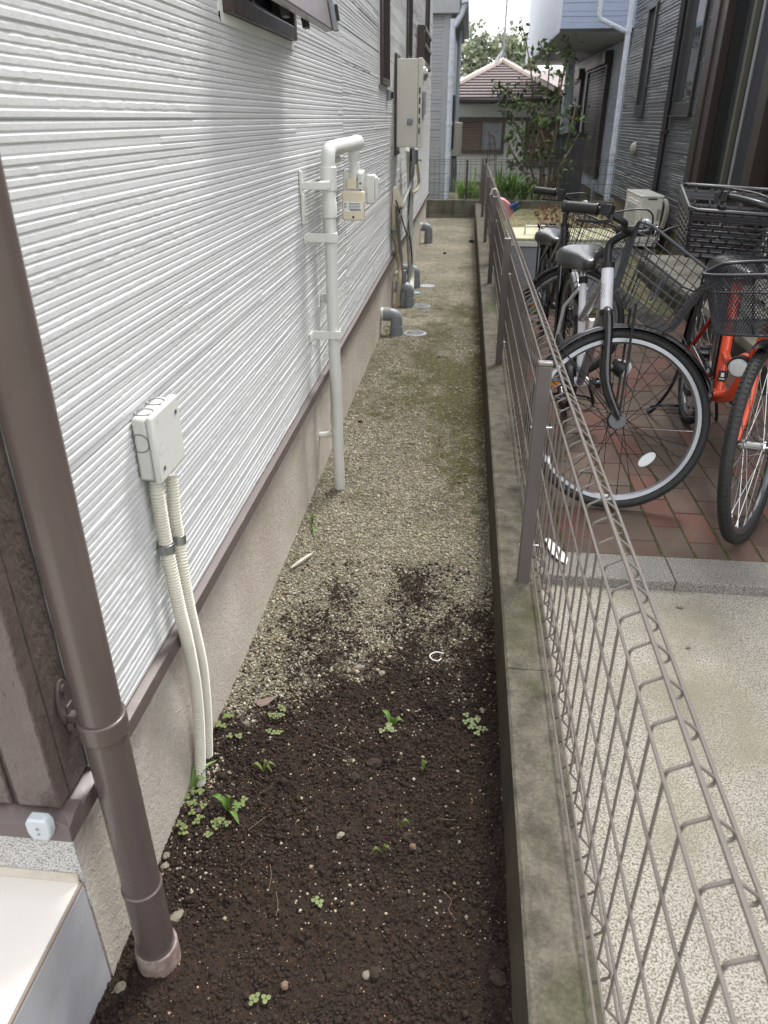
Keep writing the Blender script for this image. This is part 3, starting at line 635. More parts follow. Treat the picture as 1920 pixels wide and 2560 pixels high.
# drain elbows coming out of the foundation
def elbow(px,py,r,zc,label):
    b0=at(px,py,Z=-.01); t=thing('drain_elbow',label,'drain pipe',b0,group='grey drain elbows along the foundation')
    x,y=b0.x,b0.y
    MB().tube(smooth_pts([(XF+.035,y,zc),(x-r*1.1,y,zc),(x-r*.25,y,zc-r*.28),(x,y,zc-r*1.2),(x,y,-.05)],6),r,22).build('bend',m_greyp,t)
    MB().lathe((x,y,-.05),(0,0,1),[(0,r*1.1),(.05+zc*.38,r*1.1),(.052+zc*.38,r*1.0)],22).lathe((XF+.02,y,zc),(1,0,0),[(0,r*1.08),(max(.02,(x-XF)*.42),r*1.08),(max(.02,(x-XF)*.42)+.002,r)],22).build('socket',m_greyp,t)
    MB().cyl((XF+.001,y,zc),(XF+.021,y,zc),r*1.02,22).build('wall_collar',m_whitep,t)
elbow(991,836,.044,.135,'nearest grey drain elbow beside the ribbed round cover')
elbow(1022,762,.044,.135,'second grey drain elbow, half hidden behind the standpipe')
elbow(1038,714,.044,.135,'third grey drain elbow behind the wrapped pipe')
elbow(1071,600,.05,.15,'farthest grey drain elbow near the end of the foundation')
def cover(px,py,r,label,m,ribs):
    c=at(px,py,Z=-.012); c.z=float(gz(c.x,c.y))-.002; t=thing('drain_cover',label,'drain cover',c,group='round drain covers in the gravel')
    MB().lathe(c-Vector((0,0,.03)),(0,0,1),[(0,r),(.034,r),(.038,r*.96),(.038,r*.90),(.034,r*.88)],32).build('rim',m,t)
    l=MB().lathe(c-Vector((0,0,.03)),(0,0,1),[(.02,r*.875),(.036,r*.875),(.037,r*.8)],32).build('lid',m,t)
    if ribs:
        g=MB()
        for i in range(-5,6):
            h=math.sqrt(max(0,(r*.76)**2-(i*r*.145)**2)); g.obox(c+Vector((i*r*.145*.8,i*r*.145*.6,.009)),(r*.025*.8,r*.025*.6,0),(-h*.6,h*.8,0),(0,0,.0025))
        g.build('ribs',m,l)
m_cvr=M('pale_grey_plastic_lid',(158,160,162),.45,var=.08,rgb2=(134,134,132),mscale=20)
cover(1038,833,.083,'nearest round grey drain cover with diagonal ribs',m_cvr,True)
cover(1054,763,.078,'middle round grey drain cover in the gravel',m_cvr,True)
cover(1066,711,.08,'farthest round grey drain cover in the gravel',m_cvr,False)
t=cover(1036,729,.055,'small worn blue drain cover beside the wrapped pipe',M('worn_blue_paint',(98,146,160),.6,var=.1,rgb2=(150,156,150),mscale=30),False)
# ------------------------------------------------------------------ kerb (block base of the fence)
KZ=.178
kerb=thing('kerb','low concrete block kerb under the mesh fence between alley and parking strip','kerb',(.2,6,0))
ky=[.0,1.45,2.55,3.15,3.7,4.25,4.8,5.35,5.9,6.5,7.1,7.7,8.3,8.9,9.5,10.1,10.7,11.3,11.9,12.5,12.86]
def kx_in(y): return .155-.0017*y
for i in range(len(ky)-1):
    a,b_=ky[i]+.0015,ky[i+1]-.0015; m=MB(); pr=[]
    for y in (a,b_):
        x=kx_in(y); pr.append([(x-.012,y,-.2),(x,y,KZ-.006),(x+.006,y,KZ),(.262,y,KZ),(.266,y,KZ-.005),(.266,y,-.2)])
    m.add(pr[0]+pr[1],[(0,1,7,6),(1,2,8,7),(2,3,9,8),(3,4,10,9),(4,5,11,10),(0,5,4,3,2,1),(6,7,8,9,10,11)])
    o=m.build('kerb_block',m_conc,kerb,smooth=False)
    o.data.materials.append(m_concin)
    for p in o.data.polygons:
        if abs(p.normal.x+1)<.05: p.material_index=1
# ------------------------------------------------------------------ driveway, kerb strip, pavers
m_wash=M('washed_concrete',(166,161,150),.9,var=.14,vscale=6,bump=1,bscale=420,bdist=.002,rgb2=(94,89,80),mscale=240,mthr=(.44,.6),rgb3=(124,118,100),m3=(2.2,.5,.72),bump2=.2,b2scale=50)
m_gran=M('granular_kerb_stone',(136,132,126),.9,var=.12,vscale=10,bump=1,bscale=400,bdist=.002,rgb2=(74,72,68),mscale=230,mthr=(.45,.6))
PZ=.113
d=MB(); d.add([(.2665,-.6,.084),(3.2,-.6,.084),(3.2,1.984,.084),(.2665,1.984,.084),(.2665,-.6,-.2),(3.2,-.6,-.2)],[(0,1,2,3),(4,5,1,0)])
d.build('driveway',m_wash,kind='structure',smooth=False)
ks=thing('kerb_strip','grey granular kerb stone strip between the concrete driveway and the brick paving','kerb',(1,2.06,.0))
xx=[.268,.70,1.30,1.90,2.50,3.1]
for i in range(5): MB().box(xx[i]+.001,xx[i+1]-.001,1.986,2.136,-.1,PZ+.004).build('kerb_stone',m_gran,ks,bevel=.004)
pv=thing('brick_paving','reddish brown brick paving under the bicycles','paving',(1.,3.8,PZ))
m_pav=M('brick_paver',(90,68,58),.85,var=.14,vscale=220,bump=1,bscale=480,bdist=.0018,rgb2=(92,80,70),mscale=5,mthr=(.40,.60),objvar=.16,rgb3=(66,44,38),m3=(3.2,.5,.7))
m_pavr=M('red_brick_paver',(98,65,55),.85,var=.12,vscale=220,bump=1,bscale=480,bdist=.0018,rgb2=(92,74,63),mscale=9,mthr=(.48,.66),objvar=.14)
m_pavg=M('grey_brown_paver',(86,73,63),.85,var=.12,vscale=220,bump=1,bscale=480,bdist=.0018,rgb2=(82,66,56),mscale=9,mthr=(.5,.66),objvar=.14)
m_joint=M('mossy_joint',(58,62,26),.95,var=.3,vscale=30,bump=1,bscale=300,rgb2=(52,40,30),mscale=9,mthr=(.4,.6))
MB().box(.268,2.1,2.138,5.62,-.1,PZ-.004).build('bedding',m_joint,pv,smooth=False)
bmx=[]
for mt_ in (m_pav,m_pavr,m_pavg):
    o=MB().box(-.0505,.0505,-.1035,.1035,-.03,0).build('brick',mt_,pv,bevel=.0035,local=True); bmx.append(o)
BW,BL=.1065,.2125; first=True; nb=0
for i in range(17):
    for j in range(-1,17):
        x=.268+.055+i*BW; y=2.14+.105+j*BL+(BL/2 if i%2 else 0)
        if x>2.08 or y<2.13 or y>5.6: continue
        src=random.choices(bmx,[5,3,3])[0]
        half=(y-.1035<2.139)
        z=PZ+random.uniform(-.0012,.0012)
        if half: 
            o=src.copy(); C.objects.link(o); o.scale=(1,.5,1); o.location=Vector((x,2.14+.052,z))-WORLD[pv.name]
        else:
            o=src.copy(); C.objects.link(o); o.location=Vector((x,y,z))-WORLD[pv.name]
        o.rotation_euler=(random.uniform(-.006,.006),random.uniform(-.006,.006),random.uniform(-.006,.006)); nb+=1
for o in bmx: bpy.data.objects.remove(o)
m_yard=M('yard_soil',(128,122,88),.95,var=.25,vscale=12,bump=1,bscale=160,bdist=.006,rgb2=(96,100,54),mscale=2.2,mthr=(.42,.6),rgb3=(112,80,58),m3=(6,.56,.7))
n1,n2=60,160; X,Y=np.meshgrid(np.linspace(.262,2.15,n1),np.linspace(5.62,12.95,n2)); Z=.100+(fbm(X*3,Y*3,5)-.5)*.03+(fbm(X*20,Y*20,6)-.5)*.012
bulk('yard_ground',np.stack([X,Y,Z],-1).reshape(-1,3),grid_faces(n1,n2),m_yard,'structure',smooth=True)
n=9000; px=rng.uniform(.27,2.1,n); py=rng.uniform(5.6,12.9,n); 
scatter('yard_gravel',np.stack([px,py,.102+(fbm(px*3,py*3,5)-.5)*.03+(fbm(px*20,py*20,6)-.5)*.012],1),rng.gamma(5,.0013,n),m_grav,'oct',.7,.3)
# ------------------------------------------------------------------ mesh fence
m_fence=M('brown_grey_fence_coating',(104,97,92),.34,var=.05,vscale=20,bump=.15,bscale=400,spec=.6)
m_fpost=M('brown_grey_post',(94,88,86),.36,var=.05,vscale=10,spec=.5)
FX=.252; PXc=.218
post_y=[1.85,4.03,6.32,8.62,10.97,12.75]
def make_post(y,label):
    t=thing('fence_post',label,'fence post',(PXc,y,KZ),group='posts of the long mesh fence')
    MB().box(PXc-.018,PXc+.018,y-.012,y+.012,KZ-.01,.828).build('post',m_fpost,t,bevel=.003)
    MB().box(PXc-.0185,PXc+.0185,y-.0125,y+.0125,.8285,.8385).build('post_cap',M('post_cap_plastic',(120,112,108),.3),t,bevel=.003)
    for z in (.30,.66):
        MB().cyl((PXc-.0182,y,z),(PXc-.0215,y,z),.0045,8).cyl((PXc+.0182,y,z),(FX+.004,y,z),.003,8).build('bolt',m_steel,t)
    return t
pl=['nearest brown fence post, the tall one in front of the bicycle wheel','second fence post from the camera, beside the dark bicycle','third fence post from the camera','fourth fence post from the camera, by the pink dustpan','fifth fence post from the camera','last fence post, standing at the block wall']
for y,l in zip(post_y,pl): make_post(y,l)
prof_v=[(FX,.203),(FX+.022,.222),(FX+.022,.238),(FX+.0,.268),(FX,.36),(FX,.722),(FX+.0006,.734),(FX+.004,.7405),(FX+.009,.7435),(FX+.025,.7522),(FX+.032,.7510),(FX+.050,.7365),(FX+.0545,.729),(FX+.052,.7215),(FX+.040,.7195)]
def fence_panel(y0,y1,seg,label,lo):
    t=thing('fence_mesh_panel',label,'mesh fence',(FX,y0,KZ),group='welded mesh panels of the long fence')
    for x,z,r in ((FX-.0045,.735,.0027),(FX+.027,.7575,.0038),(FX+.0565,.7315,.0031),(FX-.0045,.635,.0025),(FX-.0045,.50,.0025),(FX-.0045,.372,.0025),(FX-.0045,.268,.0025),(FX+.024,.230,.0025),(FX-.0045,.203,.0027)):
        MB().cyl((x,y0+.004,z),(x,y1-.004,z),r,seg).build('horizontal_wire',m_fence,t)
    P=[(x,0,z) for x,z in prof_v]
    sm=smooth_pts(P[5:],3) if lo else P[5:]
    P2=[Vector(p) for p in P[:5]]+list(sm)
    w0=MB().tube([(p[0],0,p[2]) for p in P2],.0024,seg-2).mesh('vertical_wire',m_fence)
    w0.transform(Matrix.Translation((-FX,0,-KZ)))
    w0.polygons.foreach_set('use_smooth',[True]*len(w0.polygons))
    k=0; y=y0+.02
    while y<y1-.01:
        o=bpy.data.objects.new('vertical_wire',w0); C.objects.link(o); o.parent=t; o.location=(0,y-y0,0); y+=.0713
    return t
fl=['nearest welded mesh panel in the foreground, bent into a triangular top rail','second mesh panel, alongside the white bicycle wheel','third mesh panel, next to the grey storage box','fourth mesh panel of the fence, with the white ring','fifth mesh panel of the fence','last mesh panel of the fence, reaching the block wall']
ys=[-.33]+post_y
for i in range(len(ys)-1): fence_panel(ys[i],ys[i+1],8 if i<2 else 6,fl[i],i<2)
# white cable tie and rings on the fence
o=thing('cable_tie','white plastic cable tie looped on a vertical wire near the first post','cable tie',(FX,1.85,.5))
c=at(1372,1150,X=FX-.01); MB().tube([c+Vector((.0,math.cos(a)*.018,math.sin(a)*.008)) for a in np.linspace(0,2*math.pi,17)[:-1]],.0016,6,closed=True).build('loop',M('white_nylon',(215,215,212),.4,var=0),o)
o=thing('hose_clip','white plastic double ring clipped over the fence top beside the pink dustpan','clip',(.28,8,.8))
for k,(dx,dy) in enumerate(((0,0),(0,.09))):
    c=at(1236,481,Y=7.9+dy); MB().tube([Vector((c.x+dx+.032*math.cos(a),7.9+dy,c.z-.01+.04*math.sin(a))) for a in np.linspace(-.3,math.pi+.3,16)],.008,8).build('ring',m_whitep,o)
# pink dustpan with two handles hooked on the fence
m_pink=M('pink_plastic',(204,142,144),.45,var=.06)
dpn=thing('dustpan','pink plastic dustpan hanging on the neighbour side of the fence top','dustpan',(.33,7.2,.7))
def DP(x,y,Y_=7.3): return at(x,y,Y=Y_)
poly=[DP(1246,495),DP(1262,500),DP(1276,511),DP(1285,532),DP(1268,549),DP(1258,546)]
MB().prism(poly,(0,.20,0)).build('pan',m_pink,dpn,bevel=.008)
hd=thing('brush_handle','blue plastic handle sticking out of the pink dustpan','handle',(.4,7.3,.7)); MB().cyl(DP(1276,519,7.28),DP(1292,510,7.28),.022,12).sphere(DP(1292,510,7.28),.022,10).build('grip',M('blue_plastic',(34,62,120),.4),hd)
hd=thing('brush_handle','dark green handle beside the blue one in the pink dustpan','handle',(.4,7.3,.7)); MB().cyl(DP(1281,527,7.36),DP(1295,518,7.36),.021,12).sphere(DP(1295,518,7.36),.021,10).build('grip',M('green_plastic',(30,90,84),.4),hd)
# ------------------------------------------------------------------ grey storage box with ivory lid
sbx=thing('storage_box','grey outdoor storage box with a mossy beige lid and a handle behind the fence','storage box',(.75,6.,.11))
SY=5.75; la=at(1262,612,Y=SY); lb_=at(1264,598,Y=SY); rx=1.16
top=at(1300,596,Y=SY).z; bx0=.33; bz=.11
m_box=M('grey_box_metal',(138,142,148),.5,var=.06,vscale=4,rgb2=(120,124,128),mscale=3,mthr=(.5,.8)); m_lid=M('beige_box_lid',(176,172,142),.6,var=.1,vscale=8,rgb2=(146,146,104),mscale=5,mthr=(.45,.62))
MB().box(bx0+.012,rx-.012,SY+.012,SY+.62,bz,top-.062).build('box_body',m_box,sbx,bevel=.005)
MB().box(bx0,rx,SY,SY+.64,top-.058,top-.022).build('lid_rim',m_whitep,sbx,bevel=.004)
MB().box(bx0+.01,rx-.01,SY+.01,SY+.63,top-.0215,top).build('lid',m_lid,sbx,bevel=.006)
hl=at(1313,572,Y=SY+.25); hr=at(1360,572,Y=SY+.25)
h=MB(); h.tube([(hl.x,SY+.25,top),(hl.x,SY+.25,top+.055),(hr.x,SY+.25,top+.055),(hr.x,SY+.25,top)],.008,8); h.build('lid_handle',m_whitep,sbx)
# ------------------------------------------------------------------ back block wall and its mesh fence
m_blk=M('grey_concrete_block',(112,108,96),.92,var=.18,vscale=10,bump=1,bscale=260,bdist=.003,rgb2=(62,60,48),mscale=2.6,mthr=(.4,.62),rgb3=(78,84,52),m3=(5,.56,.72),objvar=.1)
BY=12.9
bw=thing('block_wall','weathered grey concrete block wall closing the far end of the alley','block wall',(1,BY,0))
for i in range(-5,9):
    x0=-.62+ .40*i+.0
    for (z0,z1) in ((-.13,.012),(.016,.216)):
        MB().box(x0+.0035,x0+.3965,BY,BY+.12,z0,z1).build('block',m_blk,bw,bevel=.006)
MB().box(-2.6,3.0,BY+.008,BY+.115,-.13,.21).build('mortar',m_concin,bw,smooth=False)
bf=thing('back_mesh_fence','thin dark wire mesh fence standing on the far block wall','mesh fence',(1,BY+.06,.216))
m_wire=M('dark_wire',(66,62,60),.45)
for z,dy in ((.805,0),(.775,.03),(.735,0),(.60,0),(.46,0),(.33,0),(.27,.03),(.235,0)):
    MB().cyl((-.7,BY+.055+dy,z),(2.6,BY+.055+dy,z),.0033,6).build('horizontal_wire',m_wire,bf)
wv=MB().tube([(0,0,.01),(0,.03,.04),(0,0,.07),(0,0,.50),(0,.03,.56),(0,0,.60)],.0026,5).mesh('vertical_wire',m_wire)
x=-.70
while x<2.6:
    o=bpy.data.objects.new('vertical_wire',wv); C.objects.link(o); o.parent=bf; o.location=(x-1,0,.0); x+=.081
for i,(xp,lb2) in enumerate(((.27,'dark post of the back fence beside the long fence end'),(1.14,'dark thin post of the back fence in front of the shrubs'),(-.02,'dark thin post of the back fence on the left of the long fence'))):
    o=thing('back_fence_post',lb2,'fence post',(xp,BY+.1,.21)); MB().box(xp-.017,xp+.017,BY+.09,BY+.118,.19,.80 if i else .83).build('post',m_frame,o,bevel=.003)
# ------------------------------------------------------------------ grey house on the right
m_gsid=M('grey_brick_siding',(84,86,91),.33,var=.07,vscale=6,bump=.3,bscale=120,bdist=.002,spec=.6)
m_gtrim=M('dark_trim',(46,43,44),.35,var=.05)
m_redbr=M('reddish_brown_frame',(50,38,35),.4,var=.08)
m_gfound=M('tan_foundation',(112,102,88),.9,var=.15,vscale=8,bump=.8,bscale=160,rgb2=(84,78,66),mscale=2)
m_slab=M('weathered_slab_concrete',(150,146,134),.85,var=.12,vscale=8,bump=.7,bscale=220,rgb2=(110,104,88),mscale=2.5,mthr=(.45,.65))
XR=2.1; GC=11.95
gh=thing('grey_house','dark grey brick-pattern house on the right beyond the bicycles','house',(2.4,8,0))
def YR(x,y): return at(x,y,X=XR).y
ydp=YR(1648,466); yjb=YR(1727,463); d1=YR(1733,463); d2=YR(1763,463); d3=YR(1768,463); d4=YR(1796,463); d5=YR(1816,463); d6=YR(1875,463); d7=YR(1903,463)
wa=(YR(1609,289),YR(1590,289),at(1600,289,X=XR).z,at(1640,9,X=XR).z); wb=(YR(1728,287),YR(1683,287),at(1700,287,X=XR).z,2.95)
fr_=lambda u,v,d:(XR-d,u,v)
def gpanels(y0,y1,pitch,seg,depth,rough,stag,seed,ops):
    z=.40; k=0; ny=max(1,round((y1-y0)/2.2))
    while z<3.6:
        z2=min(z+.455,3.6)
        for i in range(ny):
            a=y0+(y1-y0)*i/ny; b_=y0+(y1-y0)*(i+1)/ny
            relief('siding_panel',fr_,a+.001,b_-.001,z+.001,z2-.001,pitch,seg,depth,m_gsid,gh,ops,du=.2,rough=rough,gap=.006,seed=seed+k,chf=(.3,.009)); k+=1
        z=z2
gpanels(ydp+.06,GC,(.030,.040),(.12,.5),(.002,.015),.1,None,200,[wa])
gpanels(yjb,ydp-.06,(.012,.024),(.15,.7),(.002,.013),.4,None,400,[wb])
MB().box(XR+.004,XR+.1,yjb,wb[0],.40,3.6).box(XR+.004,XR+.1,wb[1],wa[0],.40,3.6).box(XR+.004,XR+.1,wa[1],GC,.40,3.6).box(XR+.004,XR+.1,wb[0],wb[1],.4,wb[2]).box(XR+.004,XR+.1,wa[0],wa[1],.4,wa[2]).box(XR+.004,XR+.1,wa[0],wa[1],wa[3],3.6).build('wall_core',m_gsid,gh,smooth=False)
MB().box(XR+.15,6,1.9,GC-.01,.1,4.5).build('wall_core',m_gsid,gh,smooth=False)
MB().box(XR,XR+.149,1.9,GC-.005,3.605,4.5).box(XR-.002,XR+.148,1.9,d7-.2,.4,3.6).build('upper_wall',m_gsid,gh,smooth=False)
MB().box(XR+.03,6,1.9,GC-.02,-.1,.395).build('foundation',m_gfound,gh,smooth=False)
MB().box(XR-.02,XR+.05,yjb-.02,GC+.008,.372,.3985).build('drip_cap',m_gtrim,gh,bevel=.003)
MB().box(XR-.016,XR+.02,yjb-.06,yjb-.002,.40,3.6).build('trim_strip',m_gtrim,gh,bevel=.004)
def gwin(w_,lbl=None):
    y0,y1,z0,z1=w_; t=.045
    f=MB().box(XR-.03,XR+.05,y0,y0+t,z0,z1).box(XR-.03,XR+.05,y1-t,y1,z0,z1).box(XR-.03,XR+.05,y0+t,y1-t,z0,z0+.11).box(XR-.03,XR+.05,y0+t,y1-t,z1-t,z1).build('window',m_gtrim,gh,bevel=.004)
    MB().box(XR+.012,XR+.02,y0+t,y1-t,z0+.11,z1-t).build('pane',m_glass,f,smooth=False)
    MB().box(XR-.045,XR+.0,y0-.02,y1+.02,z0-.02,z0-.002).build('sill',m_gtrim,f,bevel=.003)
gwin(wa); gwin(wb)
dpd=thing('downpipe','dark square-sided downpipe on the grey house between its two narrow windows','downpipe',(XR-.05,ydp,.4))
MB().cyl((XR-.045,ydp,.35),(XR-.045,ydp,4),.033,14).build('pipe',m_gtrim,dpd)
for zz in (1.25,2.6): MB().box(XR-.08,XR,ydp-.045,ydp+.045,zz-.02,zz+.02).build('clamp',m_gtrim,dpd,bevel=.005)
MB().lathe((XR-.045,ydp,1.45),(0,0,1),[(0,.034),(.002,.038),(.09,.038),(.092,.034)],14).build('coupling',m_gtrim,dpd)
vh=thing('vent_hood','small beige round vent hood on the grey brick-pattern wall','vent hood',(XR,9.9,1)); v0=at(1584,371,X=XR-.03)
MB().sphere((XR-.012,v0.y,v0.z),.075,14,(.9,1,1.05)).build('hood',M('beige_vent',(150,146,136),.4),vh); MB().box(XR-.012,XR-.002,v0.y-.085,v0.y+.085,v0.z-.08,v0.z+.08).build('base_plate',m_gtrim,vh,bevel=.004)
# sliding door with shutter box frame, curtain and insect screen
sdr=thing('sliding_door','tall brown-framed sliding glass door with dark insect screen on the grey house','sliding door',(XR,(d1+d7)/2,.4))
z0,z1=.42,3.4
MB().box(XR-.10,XR+.06,(d1+d2)/2+.002,d1,z0,z1).build('frame_post',m_redbr,sdr,bevel=.004)
MB().box(XR-.085,XR+.06,d2,(d1+d2)/2-.002,z0,z1).build('frame_post',m_redbr,sdr,bevel=.004)
MB().box(XR-.02,XR+.08,d3,d2-.002,z0,z1).build('dark_gap',m_black,sdr)
MB().box(XR+.02,XR+.06,d4,d4+.06,z0,z1).build('sash_stile',M('bronze_green_metal',(92,90,80),.4),sdr,bevel=.003)
MB().box(XR+.06,XR+.068,d5,d3-.002,z0,z1).build('pane',m_glass,sdr)
MB().box(XR+.004,XR+.035,d5-.05,d5,z0,z1).build('sash_stile',m_greyp,sdr,bevel=.003)
MB().box(XR+.014,XR+.02,d6,d5-.052,z0,z1).build('insect_screen',M('navy_insect_screen',(26,29,40),.75,var=.15,vscale=60,stretch=(1,1,8)),sdr)
MB().box(XR+.0,XR+.035,d6-.05,d6-.002,z0,z1).build('sash_stile',m_greyp,sdr,bevel=.003)
MB().box(XR-.09,XR+.06,d7,d6-.052,z0,z1).build('frame_post',m_redbr,sdr,bevel=.004)
MB().box(XR-.09,XR+.06,d7,d1,z0-.05,z0-.002).build('threshold',m_redbr,sdr,bevel=.004)
MB().box(XR+.10,XR+.149,d7,d1,z0,3.55).build('room_back',m_dark,sdr)
# concrete slab beside the house
sl=thing('concrete_slab','weathered raised concrete slab along the foot of the grey house','slab',(1.85,5.9,.1))
MB().box(1.60,XR+.03,3.2,7.22,-.1,.285).build('slab',m_slab,sl,bevel=.008)
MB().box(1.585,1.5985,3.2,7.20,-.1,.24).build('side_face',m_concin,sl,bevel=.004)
# air conditioner outdoor units
def ac_unit(x0,x1,y0,y1,z0,z1,label,hoses):
    t=thing('air_conditioner',label,'air conditioner',((x0+x1)/2,(y0+y1)/2,z0),group='air conditioner outdoor units')
    m_ac=M('air_conditioner_ivory',(214,211,202),.42,var=.04)
    MB().box(x0,x1,y0,y1,z0+.035,z1-.022).build('casing',m_ac,t,bevel=.012)
    MB().box(x0-.004,x1+.004,y0-.004,y1+.004,z1-.0215,z1).build('top_panel',M('air_conditioner_top',(222,220,214),.35,var=.03),t,bevel=.006)
    for k in range(5): MB().box(x0+.03,x1-.03,y0+.08+k*.14,y0+.09+k*.14,z1+.0002,z1+.002).build('top_rib',m_ac,t)
    g=MB(); gy0,gy1,gz0,gz1=y0+.05,y1-.15,z0+.08,z1-.06
    MB().box(x0-.012,x0-.0005,gy0,gy1,gz0,gz1).build('grille_frame',m_ac,t,bevel=.006)
    k=gz0+.03
    while k<gz1-.02: g.box(x0-.022,x0-.0125,gy0+.03,gy1-.03,k,k+.008); k+=.02
    g.build('grille_fins',m_whitep,t,kind='stuff')
    w_=x1-x0
    MB().box(x0+w_*.30,x0+w_*.74,y0-.006,y0-.0005,z0+.10,z1-.12).build('service_cover',m_ac,t,bevel=.003)
    MB().box(x0+w_*.42,x0+w_*.62,y0-.012,y0-.0065,z0+.18,z1-.16).build('handle_recess',m_whitep,t,bevel=.004)
    MB().box(x0+w_*.32,x0+w_*.72,y0-.003,y0-.0005,z1-.042,z1-.028).build('hand_slot',m_dark,t)
    MB().box(x0+w_*.79,x0+w_*.94,y0-.002,y0-.0005,z1-.24,z1-.13).build('rating_label',M('grey_label',(150,148,138),.6),t)
    MB().box(x0+w_*.82,x0+w_*.90,y0-.003,y0-.0005,z1-.30,z1-.275).build('dark_label',m_dark,t)
    MB().box(x0+.02,x1-.02,y0+.1,y0+.15,z0,z0+.0345).box(x0+.02,x1-.02,y1-.15,y1-.1,z0,z0+.0345).build('feet',m_dark,t)
    if hoses:
        for i,(dx,l) in enumerate(((0,'nearer'),(.05,'farther'))):
            p=[(x1-.0+dx*.2,y0+.16+dx,z1-.07),(x1+.04+dx*.5,y0+.12+dx,z1-.06),(x1+.055+dx*.7,y0+.08+dx,z1-.14),(x1+.03+dx*.7,y0+.06+dx,z1-.3),(x1-.03+dx,y0+.04+dx,z0+.12),(x1-.08+dx,y0+.1+dx,z0+.03)]
            MB().tube(smooth_pts(p,6),.014,10).build('refrigerant_pipe',M('white_pipe_lagging',(206,198,184),.6,var=.06),t)
    return t
ya=8.37; x0=at(1604,487,Y=ya).x; x1=at(1661,490,Y=ya).x; z1=at(1630,489,Y=ya).z
ac_unit(x0,x1,ya,ya+.78,z1-.53,z1,'ivory air conditioner unit standing beyond the bicycles against the grey house',True)
MB_=MB().box(x0-.05,x1+.02,ya+.05,ya+.75,.09,z1-.531); o=thing('unit_base','grey concrete base blocks under the far air conditioner','base block',(1.9,8.7,.1)); MB_.build('base_block',m_slab,o,bevel=.006)
ac_unit(1.95,2.17,4.62,5.35,.286,.82,'ivory air conditioner unit at the right edge behind the big black basket',False)
# ------------------------------------------------------------------ blue and white house beyond the block wall
m_blue=M('pale_blue_brick_siding',(150,161,184),.45,var=.05,bump=.3,bscale=60,bdist=.003)
m_pale=M('pale_blue_white_stucco',(186,192,204),.5,var=.06,bump=.9,bscale=22,bdist=.02,bump2=.3,b2scale=8)
m_paleh=M('pale_ribbed_siding',(180,188,200),.5,var=.05)
m_soffit=M('grey_soffit',(176,176,178),.7,var=.03)
m_shut=M('brown_roller_shutter',(74,64,62),.45,var=.06)
bh=thing('blue_house','pale blue house with an overhanging upper storey beyond the far block wall','house',(2.5,16,0))
BF=14.3; cB=at(1401,74,Y=BF); xb=cB.x; zb_=cB.z; yb=at(1313,165,X=xb).y; yb=min(yb,27)
MB().box(xb,xb+.02,BF+.01,yb,zb_+.001,zb_+2.4).build('overhang_side_wall',m_pale,bh,smooth=False)
relief('overhang_front_wall',lambda u,v,d:(u,BF-d,v),xb,6,zb_+.002,zb_+2.2,(.06,.12),(.2,.7),(.003,.012),m_blue,bh,seed=9,du=.5,rough=0)
MB().box(xb+.001,6,BF+.001,BF+.02,zb_+.002,zb_+2.4).build('front_wall_core',m_blue,bh,smooth=False)
MB().box(xb-.005,6,BF-.004,yb,zb_-.03,zb_).build('soffit',m_soffit,bh,smooth=False)
MB().box(xb-.012,6,BF-.016,BF-.0045,zb_-.035,zb_+.012).build('soffit_trim',m_gtrim,bh)
XB=2.62; 
fb=lambda u,v,d:(XB-d,u,v)
sh=[(1457,1500,178,500),(1427,1447,205,345)]
y_end=yb
zz=.25;k=0
while zz<3.0 and zz<zb_-.04:
    z2=min(zz+.5,zb_-.04)
    relief('siding_panel',fb,BF-.3,y_end,zz,z2-.002,(.03,.06),(.3,1.2),(.003,.012),m_paleh,bh,seed=900+k,du=.5,rough=0); zz=z2;k+=1
MB().box(XB+.001,5.5,BF-.3,y_end,.05,zb_-.04).build('lower_wall_core',m_paleh,bh,smooth=False)
MB().box(XB+.03,5.5,BF-.28,y_end,-.14,.25).build('foundation',m_gfound,bh)
relief('corner_panel',lambda u,v,d:(u,BF-.3-d,v),XB,4,.25,zb_-.04,(.05,.1),(.2,.6),(.002,.01),m_blue,bh,seed=77,du=.5,rough=0)
for (xa,xb_,ya_,yb2) in sh:
    yy0=at(xb_,ya_+ (yb2-ya_)*.5,X=XB-.06).y; yy1=at(xa,ya_+(yb2-ya_)*.5,X=XB-.06).y; zt=min(2.35,at((xa+xb_)/2,ya_,X=XB-.06).z); 
    f=MB().box(XB-.10,XB-.012,yy0-.07,yy0,.3,zt).box(XB-.10,XB-.012,yy1,yy1+.07,.3,zt).box(XB-.10,XB-.012,yy0,yy1,zt-.03,zt).build('shutter_window',m_frame,bh,bevel=.004)
    MB().box(XB-.16,XB-.012,yy0-.1,yy1+.1,zt+.001,zt+.22).build('shutter_box',m_frame,f,bevel=.02)
    s_=MB(); q=.32
    while q<zt-.03: s_.obox((XB-.055,(yy0+yy1)/2,q+.028),(0,(yy1-yy0)/2-.003,0),(.008,0,.0),(.006,0,.027)); q+=.06
    s_.build('shutter_slats',m_shut,f,kind='stuff')
MB().box(at(1404,300,Y=18.2).x,at(1424,300,Y=18.2).x,18.2,18.45,-.1,zb_-.03).build('porch_column',m_pale,bh,bevel=.01)
